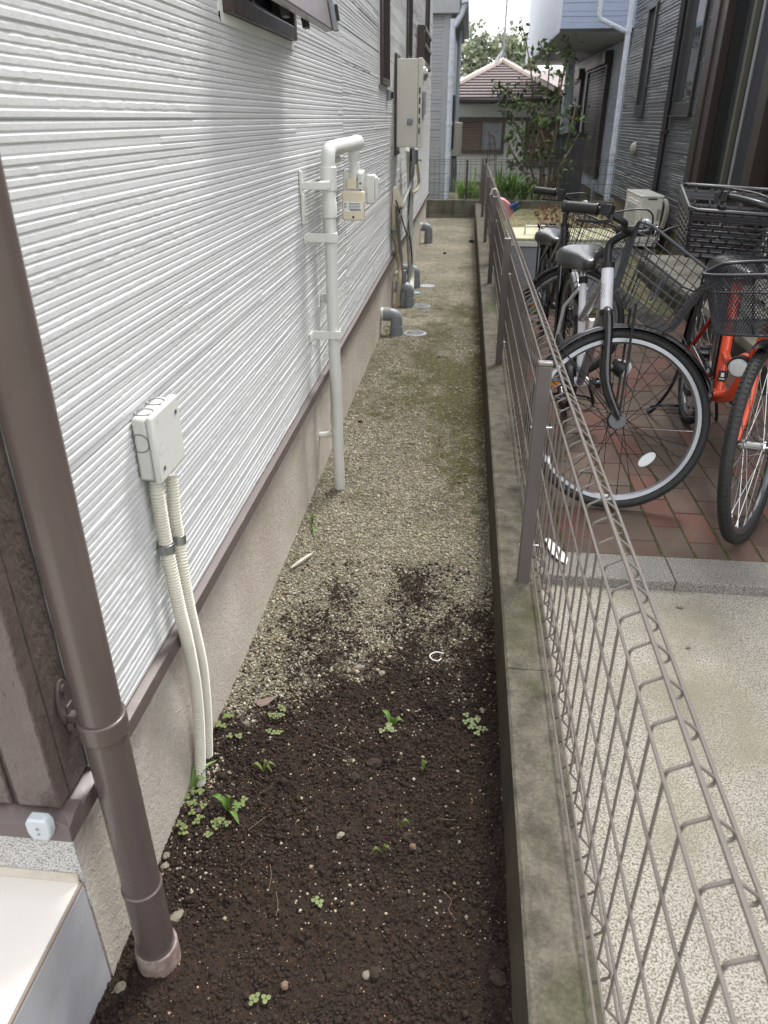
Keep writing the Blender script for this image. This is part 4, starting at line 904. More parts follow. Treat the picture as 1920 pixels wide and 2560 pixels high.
for nm,(p,q),lab in (('downpipe',((1576,0),(1524,470)),'white downpipe on the near corner of the pale blue house'),):
    t=thing('downpipe',lab,'downpipe',(XB-.1,BF-.4,0)); P0=at(*p,Y=BF-.42); P1=at(*q,Y=BF-.42); xx_=(P0.x+P1.x)/2
    MB().cyl((xx_,BF-.42,0),(xx_,BF-.42,6),.04,14).build('pipe',m_pale,t); J=at(1560,72,Y=BF-.42); J0=at(1497,44,Y=BF-.42); J1=at(1497,0,Y=BF-.42)
    MB().tube([(xx_,BF-.42,J.z-.05),(J0.x+.03,BF-.42,J0.z-.02),(J0.x,BF-.42,J0.z+.05),(J0.x,BF-.42,J0.z+3)],.035,12).build('branch_pipe',m_pale,t)
    for zz in (.9,1.9,J.z): MB().cyl((xx_,BF-.42,zz-.05),(xx_,BF-.42,zz+.05),.048,14).build('coupling',m_pale,t)
t=thing('downpipe','thin white downpipe beside the dark shutter of the pale blue house','downpipe',(XB-.1,15.2,0)); P0=at(1517,190,X=XB-.07); MB().tube([(XB-.02,P0.y,P0.z),(XB-.07,P0.y,P0.z-.03),(XB-.07,P0.y,-.1)],.03,10).build('pipe',m_pale,t)
# ------------------------------------------------------------------ grey house beyond on the left
m_lgs=M('light_grey_brick_siding',(150,152,155),.5,var=.06,bump=.3,bscale=40,bdist=.003)
lh=thing('far_house','light grey brick-pattern house seen past the end of the white wall','house',(-.4,15,0))
LF=13.9; xl=at(1117,300,Y=LF).x; zt=at(1100,36,Y=LF).z
zq=.05;k=0
while zq<zt:
    z2=min(zq+.5,zt); relief('siding_panel',lambda u,v,d:(u,LF-d,v),-1.6,xl-.10,zq+.001,z2-.001,(.035,.07),(.25,.6),(.003,.012),m_lgs,lh,seed=600+k,du=.5,rough=0); k+=1; zq=z2
MB().box(xl-.099,xl,LF-.014,LF+.08,.0,zt).build('corner_trim',m_lgs,lh,bevel=.004)
MB().box(-4,xl-.002,LF+.001,21,.0,zt+1.5).build('wall_core',m_lgs,lh,smooth=False)
MB().box(-4,xl-.02,LF+.02,20.9,-.14,.0).build('foundation',m_gfound,lh)
xe=at(1150,30,Y=LF-.1).x
MB().box(-3,xe,LF-.12,LF-.02,zt+.001,zt+.42).build('eave_board',m_lgs,lh,bevel=.01)
MB().box(-3,xe+.02,LF-.02,20.5,zt+.10,zt+.2).build('eave_soffit',m_soffit,lh)
MB().prism([(xe+.02,LF-.14,zt+.12),(xe+.12,LF-.14,zt+.14),(xe+.13,LF-.14,zt+.26),(xe+.02,LF-.14,zt+.26)],(0,6,0)).build('gutter',m_pale,lh,bevel=.01)
def lpipe(label,px,pz,yy,r,ell=False):
    x=at(px,300,Y=yy).x; t=thing('downpipe',label,'downpipe',(x,yy,0))
    top=at(px,pz,Y=yy).z
    pts=[(x,yy,-.05),(x,yy,top-.12),(x+.02,yy,top-.03),(xe+.0,yy,top+.1),(xe+.07,yy,zt+.13)] if ell else [(x,yy,-.05),(x,yy,top)]
    MB().tube(smooth_pts(pts,4) if ell else pts,r,12).build('pipe',m_pale,t)
    for zz in (.5,1.3,2.0): MB().cyl((x,yy,zz-.03),(x,yy,zz+.03),r*1.2,12).build('coupling',m_pale,t)
lpipe('white downpipe with a bent top on the corner of the far light grey house',1123,62,LF-.06,.045,True)
lpipe('second white downpipe farther back on the far light grey house',1141,40,17.5,.04)
t=thing('shutter_case','dark brown narrow shutter frame on the side of the far light grey house','shutter',(xl,15,1)); a_=at(1131,235,Y=15.2); b_=at(1131,375,Y=15.2); MB().box(xl+.002,xl+.09,15.2,16.4,b_.z,a_.z).build('frame',m_frame,t,bevel=.02); MB().box(xl+.01,xl+.08,15.19,15.199,b_.z+.05,a_.z-.05).build('end_plate',m_gtrim,t)
t=thing('water_heater','second ivory water heater, on the side of the far light grey house','water heater',(xl+.1,17,1)); a_=at(1127,306,Y=16.6); b_=at(1152,391,Y=16.6); MB().box(xl+.01,b_.x-.03,16.6,17.0,b_.z,a_.z).build('case',m_ivory,t,bevel=.01); MB().box(b_.x-.028,b_.x,16.595,17.0,b_.z-.003,a_.z+.003).build('front_cover',m_ivory,t,bevel=.006)
for k in range(4): MB().box(b_.x+.0005,b_.x+.003,16.65,16.8,a_.z-.1-k*.13,a_.z-.05-k*.13).build('vent_slot',m_dark,t)
for i,(px,r) in enumerate(((1133,.03),(1139,.02),(1130,.018))):
    t=thing('pipe',['thick grey pipe','thin grey pipe','thin dark cable'][i]+' below the far water heater','pipe',(xl+.1,16.7,0)); p=[at(px,391,Y=16.75),at(px-2+i*3,430,Y=16.7),at(px-3,480,Y=16.7)]; MB().tube(smooth_pts(p,5),r,8).build('tube',[m_greyp,m_greyp,m_black][i],t)
# ------------------------------------------------------------------ white house with tiled hip roof
WY=22.0
m_wst=M('white_stucco_wall',(238,237,235),.8,var=.04,vscale=2,bump=.4,bscale=30,rgb2=(224,222,220),mscale=1,mthr=(.5,.8))
m_tilem=M('mauve_brown_roof_tile',(112,98,97),.6,var=.08,vscale=8,objvar=.05,rgb2=(112,98,98),mscale=2)
m_ridge=M('pale_ridge_tile',(168,154,146),.6,var=.06)
wh2=thing('white_house','white house with a mauve tiled hip roof and roller shutters in the background','house',(2,24,0))
P_=lambda x,y,Y_=WY: at(x,y,Y=Y_)
zw0=-.14; ze=P_(1250,258).z; xL=P_(1100,300).x; xRr=P_(1440,300).x
MB().box(xL,xRr,WY,WY+7,zw0,ze).build('wall',m_wst,wh2,smooth=False)
ez=P_(1250,247,WY-.6).z; ex0=P_(1085,247,WY-.6).x; ex1=P_(1415,247,WY-.6).x; ap=P_(1256,157,WY+3.0)
MB().box(ex0-.05,ex1+.05,WY-.68,WY-.6,ez-.10,ez).build('gutter',m_gtrim,wh2,bevel=.02)
MB().box(ex0,ex1,WY-.6,WY+6.6,ez-.14,ez-.102).build('eave_soffit',m_soffit,wh2)
# courses of tiles on the front slope; hips run from the eave corners to the apex
nC=13; rf=None
rr_=MB()
def hipx(s,side): return (ex0 if side<0 else ex1)+(ap.x-(ex0 if side<0 else ex1))*s
for i in range(nC):
    s0,s1=i/nC,(i+1)/nC; ya_,yb2=(WY-.62)+(ap.y-WY+.62)*s0,(WY-.62)+(ap.y-WY+.62)*s1; za,zb2=ez+(ap.z-ez)*s0,ez+(ap.z-ez)*s1
    l0,l1,r0,r1=hipx(s0,-1),hipx(s1,-1),hipx(s0,1),hipx(s1,1)
    MB().add([(l0,ya_,za),(r0,ya_,za),(r1,yb2,zb2-.01),(l1,yb2,zb2-.01),(l0,ya_,za+.055),(r0,ya_,za+.055),(r1,yb2,zb2+.012),(l1,yb2,zb2+.012)],[(0,3,2,1),(4,5,6,7),(0,1,5,4),(1,2,6,5),(2,3,7,6),(3,0,4,7)]).build('tile_course',m_tilem,wh2,smooth=False)
for sgn,xx_ in ((-1,ex0),(1,ex1)):
    MB().add([(xx_,WY-.6,ez),(xx_,WY+6.6,ez),(ap.x,ap.y,ap.z)],[(0,1,2)] if sgn<0 else [(0,2,1)]).build('side_slope',m_tilem,wh2,smooth=False)
    MB().tube([(xx_,WY-.62,ez+.05),(ap.x,ap.y,ap.z+.05)],.09,8).build('hip_ridge',m_ridge,wh2)
rx0=P_(1395,180,WY+4); MB().prism([(ap.x+.3,ap.y+.6,ap.z-.75),(ap.x+5.5,ap.y+.6,ap.z-.75),(ap.x+4.2,ap.y+2,ap.z-.1),(ap.x+.3,ap.y+2,ap.z-.1)],(0,.05,0)).build('rear_roof',m_tilem,wh2,smooth=False)
def hwin(x0,x1,y0,y1,parts):
    a_=P_(x0,y0); b_=P_(x1,y1); f=MB().box(a_.x-.08,b_.x+.08,WY-.09,WY-.003,a_.z,a_.z+.07).box(a_.x-.08,b_.x+.08,WY-.09,WY-.003,b_.z-.09,b_.z).box(a_.x-.08,a_.x,WY-.09,WY-.003,b_.z,a_.z).box(b_.x,b_.x+.08,WY-.09,WY-.003,b_.z,a_.z).build('window',M('bronze_frame',(104,92,84),.5),wh2)
    w_=b_.x-a_.x; xs_=a_.x+w_*parts
    s_=MB(); z=b_.z
    while z<a_.z-.02: s_.obox(((a_.x+xs_)/2,WY-.05,z+.025),((xs_-a_.x)/2,0,0),(0,.006,0),(0,.01,.024)); z+=.055
    s_.build('shutter_slats',M('tan_brown_shutter',(130,108,98),.5,var=.05),f,kind='stuff')
    if parts<1: 
        MB().box(xs_+.03,b_.x,WY-.03,WY-.02,b_.z,a_.z).build('curtain',M('pale_curtain',(176,178,182),.7,var=.1,vscale=3,stretch=(4,1,.4)),f); MB().box(xs_,xs_+.03,WY-.07,WY-.02,b_.z,a_.z).build('mullion',M('bronze_frame',(104,92,84),.5),f)
        MB().box(xs_+.03,b_.x,WY-.045,WY-.04,b_.z,a_.z).build('pane',M('clear_window_glass',(230,235,235),.02,var=0,trans=.9,alpha=.25),f)
hwin(1152,1251,305,374,.5); hwin(1322,1392,303,408,1.0)
a_=P_(1140,293); b_=P_(1400,302); MB().box(a_.x,b_.x,WY-.05,WY-.002,b_.z,a_.z).build('band_board',M('bronze_frame',(104,92,84),.5),wh2)
ant=thing('antenna','thin roof antenna mast with guy wires on the white house','antenna',(ap.x,ap.y,ap.z))
MB().tube([(ap.x,ap.y,ap.z),P_(1262,80,ap.y),P_(1270,-30,ap.y)],.028,6).build('mast',m_greyp,ant)
for x,y in ((1232,160),(1244,165),(1272,156),(1238,158)): MB().cyl(P_(1257,124,ap.y),P_(x,y,ap.y+(-.6 if x<1250 else .4)),.016,5).build('guy_wire',m_greyp,ant)
MB().box(P_(1254,0,ap.y).x,P_(1261,0,ap.y).x,ap.y-.05,ap.y+.05,P_(1257,118,ap.y).z,P_(1257,108,ap.y).z).build('amplifier',m_whitep,ant)
# overhead wire with a spiral hanger
ow=thing('overhead_wire','thin overhead line with a loose coil crossing the sky','wire',P_(1240,22,30))
MB().tube([P_(1060,14,30),P_(1165,20,30),P_(1325,19,30),P_(1420,16,30)],.012,5).build('cable',m_greyp,ow)
cp=[P_(1168+i*2.2,23+3.5*math.sin(i*.55),30) for i in range(70)]; MB().tube(cp,.008,4).build('spiral',m_greyp,ow)
t=thing('overhead_wire','dark cable running from the roof towards the trees','wire',P_(1140,178,26)); MB().tube([P_(1120,182,26),P_(1180,173,26),P_(1215,160,26),P_(1248,140,26)],.016,5).build('cable',m_black,t)
# ------------------------------------------------------------------ trees and plants
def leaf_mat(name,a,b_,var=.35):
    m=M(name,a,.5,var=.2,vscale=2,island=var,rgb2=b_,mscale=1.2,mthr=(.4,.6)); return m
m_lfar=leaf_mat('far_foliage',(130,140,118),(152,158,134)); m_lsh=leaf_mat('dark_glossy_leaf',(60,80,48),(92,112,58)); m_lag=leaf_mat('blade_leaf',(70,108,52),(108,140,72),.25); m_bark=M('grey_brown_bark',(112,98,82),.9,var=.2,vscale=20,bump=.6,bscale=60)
m_lwd=leaf_mat('weed_leaf',(92,134,60),(128,158,82),.3)
def leaves(name,cent,size,m,parent,asp=.55,kind='stuff'):
    n=len(cent); a=rng.normal(size=(n,3)); a/=np.linalg.norm(a,axis=1)[:,None]; b=rng.normal(size=(n,3)); b-=a*(a*b).sum(1)[:,None]; b/=np.linalg.norm(b,axis=1)[:,None]
    nn_=np.cross(a,b); L=size[:,None]; W=L*asp
    P0=cent-a*L; P1=cent-b*W+nn_*L*.12; P2=cent+a*L-nn_*L*.25; P3=cent+b*W+nn_*L*.12
    Vv=np.stack([P0,P1,P2,P3],1).reshape(-1,3); F=np.arange(n*4).reshape(n,4); F=np.concatenate([F[:,[0,1,2]],F[:,[0,2,3]]])
    return bulk(name,Vv,F,m,kind,parent)
def crown_tree(label,base,top,blobs,n,ls,grp):
    t=thing('tree',label,'tree',base,group=grp); base=Vector(base); top=Vector(top)
    MB().tube(smooth_pts([base,base.lerp(top,.4)+Vector((.2,0,0)),base.lerp(top,.75)],5),[.3,.27,.25,.24,.22,.2,.18,.15,.12,.1,.08],8).build('trunk',m_bark,t)
    c=[];
    for (cx,cy,cz,r) in blobs:
        MB().tube(smooth_pts([base.lerp(top,.45),Vector((cx,cy,cz))*.5+base.lerp(top,.6)*.5+Vector((0,0,.3)),Vector((cx,cy,cz))],4),.05,5).build('limb',m_bark,t)
        sub=[(rng.normal(0,.5,3)*r+np.array([cx,cy,cz]),r*rng.uniform(.15,.4)) for _ in range(16)]
        for s_,rs in sub:
            k=int(n/len(blobs)/16); u=rng.normal(size=(k,3)); u/=np.linalg.norm(u,axis=1)[:,None]; c.append(s_+u*rs*rng.uniform(.5,1,(k,1)))
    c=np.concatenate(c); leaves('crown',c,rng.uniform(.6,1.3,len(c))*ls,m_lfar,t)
T=lambda x,y: at(x,y,Y=36)
def blobs(lst): return [(*T(x,y)[:],r) for x,y,r in lst]
g_='trees beyond the white house'
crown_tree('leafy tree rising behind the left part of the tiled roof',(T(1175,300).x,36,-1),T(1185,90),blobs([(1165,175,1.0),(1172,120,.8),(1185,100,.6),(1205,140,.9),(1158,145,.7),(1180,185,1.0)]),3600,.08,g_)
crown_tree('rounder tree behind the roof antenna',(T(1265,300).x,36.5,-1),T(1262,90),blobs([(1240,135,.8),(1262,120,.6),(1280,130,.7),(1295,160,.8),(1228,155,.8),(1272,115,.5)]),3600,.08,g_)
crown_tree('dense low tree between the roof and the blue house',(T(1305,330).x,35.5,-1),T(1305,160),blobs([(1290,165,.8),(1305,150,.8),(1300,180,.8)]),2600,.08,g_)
# shrub with dark glossy leaves
SYY=14.6; S=lambda x,y,dy=0: at(x,y,Y=SYY+dy)
sb=thing('shrub','tall loose shrub with dark glossy leaves and bare thin stems behind the block wall','shrub',S(1360,510))
stems=[[(1350,520),(1330,430),(1300,340),(1262,250),(1245,210)],[(1362,520),(1352,420),(1338,300),(1330,200),(1318,120),(1305,60)],[(1370,520),(1375,430),(1390,330),(1400,230),(1410,170)],[(1378,520),(1400,420),(1425,330),(1440,260)],[(1345,520),(1310,430),(1280,380),(1262,330)],[(1368,520),(1360,440),(1350,350),(1365,250),(1372,160),(1350,110)],[(1388,520),(1395,440),(1370,380),(1345,300)],[(1355,520),(1340,470),(1300,420),(1270,400)],[(1372,470),(1410,400),(1450,330)],[(1395,250),(1415,150),(1421,90)],[(1330,270),(1290,250),(1270,220)],[(1320,420),(1345,340),(1385,270),(1400,190)]]
cen=[]
rs=random.Random(5)
for s_ in stems:
    pts=[S(x,y,rs.uniform(-.35,.35)) for x,y in s_]; sm=smooth_pts(pts,6); nS=len(sm)
    MB().tube(sm,[.019*(1-.75*i/nS)+.004 for i in range(nS)],6).build('stem',m_bark,sb)
    for i in range(int(nS*.28),nS):
        for _ in range(rs.choice([0,1,2,4,6])):
            d=np.array([rs.gauss(0,.09),rs.gauss(0,.12),rs.gauss(-.02,.08)]); cen.append(np.array(sm[i][:])+d)
for (x,y,n_,sp_) in ((1262,250,14,.10),(1310,120,12,.09),(1345,150,24,.14),(1365,125,14,.08),(1340,215,26,.16),(1380,210,26,.16),(1300,300,22,.15),(1330,330,26,.16),(1375,290,26,.16),(1290,350,24,.14),(1310,390,24,.12),(1395,330,16,.14),(1250,215,10,.08),(1305,70,8,.06),(1430,300,10,.1),(1285,270,12,.1),(1255,265,8,.08),(1428,70,5,.05),(1355,400,12,.12)):
    c=S(x,y)
    for _ in range(n_): cen.append(np.array(c[:])+np.array([rs.gauss(0,sp_),rs.gauss(0,sp_*1.3),rs.gauss(0,sp_)]))
cen=np.array(cen); leaves('foliage',cen,rng.uniform(.040,.074,len(cen)),m_lsh,sb,.5)
def blade_plant(label,base,n,h,spread,m,wid,seed,grp=None,name='blade_plant',cat='plant',droop=.5,seg=5):
    r=random.Random(seed); t=thing(name,label,cat,base,group=grp); mb=MB(); base=Vector(base)
    for i in range(n):
        a=r.uniform(0,2*math.pi); L=h*r.uniform(.55,1.1); o=r.uniform(.15,1)*spread; d=Vector((math.cos(a),math.sin(a),0)); sd_=Vector((-d.y,d.x,0)); w_=wid*r.uniform(.7,1.2); c0=base+Vector((r.gauss(0,.03),r.gauss(0,.03),0))*spread*3
        P=[]; 
        for k in range(seg+1):
            s=k/seg; P.append(c0+d*(o*s*s*.7+o*s*.4)+Vector((0,0,L*(s-droop*s*s*s*o/spread*.6))))
        for k in range(seg):
            w0=w_*math.sin(math.pi*min(.98,(k+.35)/(seg+.4)))+.0005; w1=w_*math.sin(math.pi*min(.985,(k+1.35)/(seg+.4)))
            if k==seg-1: w1=.0008
            dn=Vector((0,0,-w_*.25))
            mb.add([P[k]-sd_*w0,P[k]+dn,P[k]+sd_*w0,P[k+1]-sd_*w1,P[k+1]+dn,P[k+1]+sd_*w1],[(0,1,4,3),(1,2,5,4)])
    mb.build('leaves',m,t,kind='stuff'); return t
g_='sword-leaved plants behind the block wall'
for i,(x,y,n_,h_,l) in enumerate(((1245,505,34,.62,'sword-leaved green plant right behind the end of the long fence'),(1275,505,38,.55,'middle sword-leaved plant with arching blades'),(1305,508,30,.45,'shorter sword-leaved plant at the foot of the shrub'),(1225,500,16,.5,'small sword-leaved plant beside the wire obelisk'),(1340,508,18,.25,'low leafy tuft under the shrub stems'))):
    blade_plant(l,at(x,y,Y=13.6+.15*(i%2)),n_,h_,.34,m_lag,.022,40+i,g_)
for i,(x,n_,l) in enumerate(((1152,90,'clump of thin grassy weeds beside the far house'),(1172,90,'clump of thin grassy weeds under the far downpipes'),(1190,60,'clump of weeds just left of the long fence'))):
    blade_plant(l,at(x,506,Y=13.5),n_,.42-.06*i,.2,m_lwd,.006,60+i,'weeds beyond the block wall',name='weed_clump',cat='weeds',droop=.3,seg=3)
tall=thing('tall_weed','single tall feathery weed in front of the white wall','weed',at(1179,500,Y=13.7)); c=[]
st=[at(1179,500,Y=13.7),at(1178,450,Y=13.7),at(1180,405,Y=13.7)]; MB().tube(st,.004,5).build('stem',m_lwd,tall)
for i in range(60): p=st[0].lerp(st[2],rs.uniform(.2,1)); c.append(np.array(p[:])+np.array([rs.gauss(0,.04),rs.gauss(0,.03),0]))
leaves('foliage',np.array(c),rng.uniform(.01,.02,60),m_lwd,tall,.3)
# obelisk trellis
ob=thing('garden_obelisk','narrow rusty wire obelisk plant support beyond the block wall','trellis',at(1220,505,Y=14)); m_rust=M('rusty_wire',(70,56,52),.7)
bt=[at(x,500,Y=14+dy) for x,dy in ((1212,0),(1232,0),(1218,.25),(1236,.25))]; tp=at(1221,335,Y=14.1)
for b_ in bt:
    mid=at(1221,360,Y=14.1); q=b_.copy(); q.z=mid.z; q=q.lerp(mid,.25); MB().tube(smooth_pts([b_,q,tp],6),.007,5).build('upright_wire',m_rust,ob)
for zy in (360,382,400): 
    z_=at(1221,zy,Y=14.1).z; MB().tube([(b_.x*.85+tp.x*.15,b_.y*.85+tp.y*.15,z_) for b_ in (bt[0],bt[1],bt[3],bt[2])],.006,5,closed=True).build('hoop',m_rust,ob)
MB().sphere(tp+Vector((0,0,.02)),.015,8).build('finial',m_rust,ob)
# dark screen panel and stakes behind the wall
sc=thing('screen_panel','dark grey screen panel standing beside the shuttered blue house','panel',at(1420,505,Y=15.4)); a_=at(1392,336,Y=15.4); b_=at(1448,505,Y=15.4)
for i in range(6):
    w_=(b_.x-a_.x)/6; MB().box(a_.x+w_*i+.003,a_.x+w_*(i+1)-.003,15.4,15.43,-.1,a_.z).build('board',M('dark_grey_board',(74,74,78),.6,var=.06,objvar=.06),sc)
MB().box(a_.x-.02,b_.x+.02,15.38,15.395,a_.z-.05,a_.z+.02).build('top_rail',m_gtrim,sc)
for i,(x,y0_,lab) in enumerate(((1384,338,'pale wooden stake beside the dark screen panel'),(1189,418,'short green garden stake left of the long fence'))):
    a_=at(x,y0_,Y=14.9 if i==0 else 13.6); t=thing('stake',lab,'stake',(a_.x,a_.y,0)); MB().cyl((a_.x,a_.y,-.1),(a_.x,a_.y,a_.z),.03 if i==0 else .014,8).build('post',m_bark if i==0 else m_lwd,t)
# ------------------------------------------------------------------ bicycles
m_tyre=M('tyre_rubber',(30,30,31),.62,var=.15,vscale=40,bump=.6,bscale=260,bdist=.002)
m_rim=M('silver_rim',(138,140,143),.32,metal=.9,var=.04); m_spoke=M('dark_spoke',(70,70,72),.3,metal=.8); m_spokes=M('silver_spoke',(190,190,192),.25,metal=.9)
m_chrome=M('chrome',(200,202,204),.12,metal=1,var=.05); m_silver=M('silver_frame_paint',(150,152,158),.25,metal=.4,var=.04,coat=.3)
m_whitef=M('white_frame_paint',(222,222,230),.22,var=.03,coat=.4); m_orange=M('orange_frame_paint',(230,80,38),.22,var=.05,coat=.5); m_dred=M('red_tube_paint',(150,34,32),.3,var=.05)
m_wet=M('wet_black_vinyl',(22,22,24),.12,var=.2,vscale=60,bump=.55,bscale=130,bdist=.004,coat=.5)
m_refl=M('clear_reflector',(205,208,210),.15,var=.1,vscale=200,bump=.5,bscale=500); m_redrefl=M('red_reflector',(150,28,26),.2,var=.05); m_amber=M('amber_reflector',(220,130,30),.25,var=.05)
m_bgrey=M('dark_grey_wire',(58,60,64),.4,var=.08)
class Bike:
    def __init__(s,label,rc,head,lean,steer,R=.33,WB=1.08,barh=.68,sad=.85,barsteer=None):
        s.k=R/.33; s.R=R; s.WB=WB; s.barh=barh; s.sad=sad
        s.Mx=Matrix.Translation(rc)@Matrix.Rotation(head,4,'Z')@Matrix.Rotation(lean,4,'X')
        s.t=thing('bicycle',label,'bicycle',rc,matrix=s.Mx)
        a70=math.radians(70); s.a=Vector((-math.cos(a70),0,math.sin(a70))); s.n=Vector((math.sin(a70),0,math.cos(a70)))
        s.hub=Vector((WB,0,R)); s.Q=s.hub-s.n*.05
        s.Rs=Matrix.Translation(s.Q)@Matrix.Rotation(steer,4,s.a)@Matrix.Translation(-s.Q)
        bs=steer if barsteer is None else barsteer
        s.Rb=Matrix.Translation(s.Q)@Matrix.Rotation(bs,4,s.a)@Matrix.Translation(-s.Q)
        s.BB=Vector((.44*s.k,0,.275*s.k))
    def part(s,mb,name,m,par=None,xf=None,**kw):
        if xf is not None: mb.xf(xf)
        return mb.build(name,m,par or s.t,local=True,**kw)
    def ax(s,h,f=0,y=0): return s.Q+s.a*h+s.n*f+Vector((0,y,0))
    def wheel(s,front,rimm,spm,tw=.0172,hubr=.022,reflector=None,hubm=None):
        c=s.hub.copy() if front else Vector((0,0,s.R)); xf=s.Rs if front else None; R=s.R
        N=64
        pts=lambda r,y=0:[c+Vector((r*math.cos(q),y,r*math.sin(q))) for q in np.linspace(0,2*math.pi,N+1)[:-1]]
        w=s.part(MB().tube(pts(R-tw),tw,12,closed=True),'wheel',m_tyre,None,xf)
        tr=MB()
        for k in range(110):
            q=2*math.pi*k/110
            for sy in (-1,1):
                e=Vector((math.cos(q),0,math.sin(q))); p=c+e*(R-tw+tw*math.cos(.55))+Vector((0,sy*tw*math.sin(.55),0)); tg=Vector((-math.sin(q),0,math.cos(q)))
                tr.obox(p,tg*(math.pi*R/150),Vector((0,tw*.3,0))-e*sy*tw*.12,e*.0012)
        s.part(tr,'tread',m_tyre,w,xf,kind='stuff')
        rm=MB(); P=[(R-2*tw-.001,.011),(R-2*tw+.004,.012),(R-2*tw-.020,.0105),(R-2*tw-.024,0)]
        prof=[(R-2*tw+.003,-.011),(R-2*tw+.003,.011),(R-2*tw-.010,.010),(R-2*tw-.016,.004),(R-2*tw-.016,-.004),(R-2*tw-.010,-.010)]
        vs=[];np_=len(prof)
        for k in range(N):
            q=2*math.pi*k/N
            for r_,y_ in prof: vs.append(c+Vector((r_*math.cos(q),y_,r_*math.sin(q))))
        rm.add(vs,[(k*np_+j,k*np_+(j+1)%np_,((k+1)%N)*np_+(j+1)%np_,((k+1)%N)*np_+j) for k in range(N) for j in range(np_)])
        s.part(rm,'rim',rimm,w,xf)
        sp=MB(); ns=32
        for k in range(ns):
            q=2*math.pi*k/ns; sy=1 if k%2 else -1; off=(.42 if (k//2)%2 else -.42)
            h=c+Vector((hubr*math.cos(q+off*2.2),sy*.028,hubr*math.sin(q+off*2.2))); e=c+Vector(((R-2*tw-.018)*math.cos(q),sy*.003,(R-2*tw-.018)*math.sin(q)))
            sp.tube([h,e],.0013,4)
            n0=e+(h-e).normalized()*.022; sp.tube([e,n0],.0024,5)
        s.part(sp,'spokes',spm,w,xf,kind='stuff')
        hb=MB().lathe(c+Vector((0,-.05,0)),(0,1,0),[(0,.006),(.012,.007),(.014,hubr),(.02,hubr*1.05),(.024,hubr*.7),(.076,hubr*.7),(.08,hubr*1.05),(.086,hubr),(.088,.007),(.1,.006)],20)
        s.part(hb,'hub',hubm or m_blackg,w,xf)
        if reflector is not None:
            p=c+Vector((math.cos(reflector),0,math.sin(reflector)))*(R*.56); e=Vector((math.cos(reflector),0,math.sin(reflector))); tg=Vector((-e.z,0,e.x))
            s.part(MB().prism([p+e*(.0+.018*math.sin(q))+tg*(.036*math.cos(q))+Vector((0,-.006,0)) for q in np.linspace(0,2*math.pi,21)[:-1]],(0,.012,0)),'spoke_reflector',m_refl,w,xf,bevel=.002)
        return w
    def fender(s,front,a0,a1,m,name='mudguard'):
        c=s.hub if front else Vector((0,0,s.R)); r=s.R+.016; prof=[(-.027,-.012),(-.022,-.002),(-.01,.004),(.01,.004),(.022,-.002),(.027,-.012)]
        N=30; vs=[]
        for k in range(N+1):
            q=a0+(a1-a0)*k/N
            for y_,d in prof: vs.append(c+Vector(((r+d)*math.cos(q),y_,(r+d)*math.sin(q))))
            for y_,d in prof[::-1]: vs.append(c+Vector(((r+d-.0018)*math.cos(q),y_,(r+d-.0018)*math.sin(q))))
        np_=12; mb=MB().add(vs,[(k*np_+j,k*np_+(j+1)%np_,(k+1)*np_+(j+1)%np_,(k+1)*np_+j) for k in range(N) for j in range(np_)]+[tuple(range(12)),tuple(N*12+j for j in range(12))])
        f=s.part(mb,name,m,None,s.Rs if front else None)
        q=a0+.25 if front else a1-.3
        st=MB()
        for sy in (-1,1): st.tube([c+Vector((0,sy*.055,0)),c+Vector(((r-.01)*math.cos(q if not front else a1-.35),sy*.026,(r-.01)*math.sin(q if not front else a1-.35)))],.0025,6)
        s.part(st,'mudguard_stay',m_black,f,s.Rs if front else None,kind='stuff')
        return f
    def fork(s,m,crown=.40):
        k=s.k; mb=MB()
        cr=s.ax(crown*k)
        for sy in (-1,1):
            mb=MB().tube(smooth_pts([cr+Vector((0,sy*.012,.0)),s.ax((crown-.02)*k,.004,sy*.040),s.ax((crown-.10)*k,.006,sy*.048),s.ax(.14*k,.008,sy*.052),s.hub+Vector((0,sy*.055,.012))],5),[.013]*5+[.0155]*6+[.014]*4+[.012]*3+[.0095]*3,12)
            s.part(mb,'fork_blade',m,None,s.Rs)
        s.part(MB().cyl(s.ax((crown-.015)*k),s.ax((crown+.045)*k),.018,16),'fork_crown',m,None,s.Rs)
    def headtube(s,m,h0=.42,h1=.56):
        k=s.k; return s.part(MB().cyl(s.ax(h0*k),s.ax(h1*k),.021,20),'head_tube',m), s.part(MB().cyl(s.ax((h1+.001)*k),s.ax((h1+.02)*k),.0235,18).cyl(s.ax((h0-.018)*k),s.ax((h0-.001)*k),.0225,18),'headset',m_black,kind='stuff')
    def handlebar(s,m,h,wid=.27,back=.17,rise=.06,fwd=.05,gripm=None,stem=None,levers=True,bell=True,grips=(-1,1)):
        k=s.k; c=s.ax(h,fwd)
        st=MB().tube(smooth_pts(stem(s) if stem else [s.ax(.56*k),s.ax(h-.03),s.ax(h-.005,fwd*.5),c],4),.013,14); s.part(st,'stem',m,None,s.Rb)
        pts=lambda sy:[c,c+Vector((0,sy*wid*.22,.004)),c+Vector((.02,sy*wid*.45,rise*.6)),c+Vector((-.02,sy*wid*.75,rise)),c+Vector((-back*.55,sy*wid*.95,rise)),c+Vector((-back-.05,sy*wid,rise-.01))]
        a_=smooth_pts(pts(-1)[::-1],5)+smooth_pts(pts(1),5)[1:]
        s.part(MB().tube(a_,.0111,12),'handlebar',m,None,s.Rb)
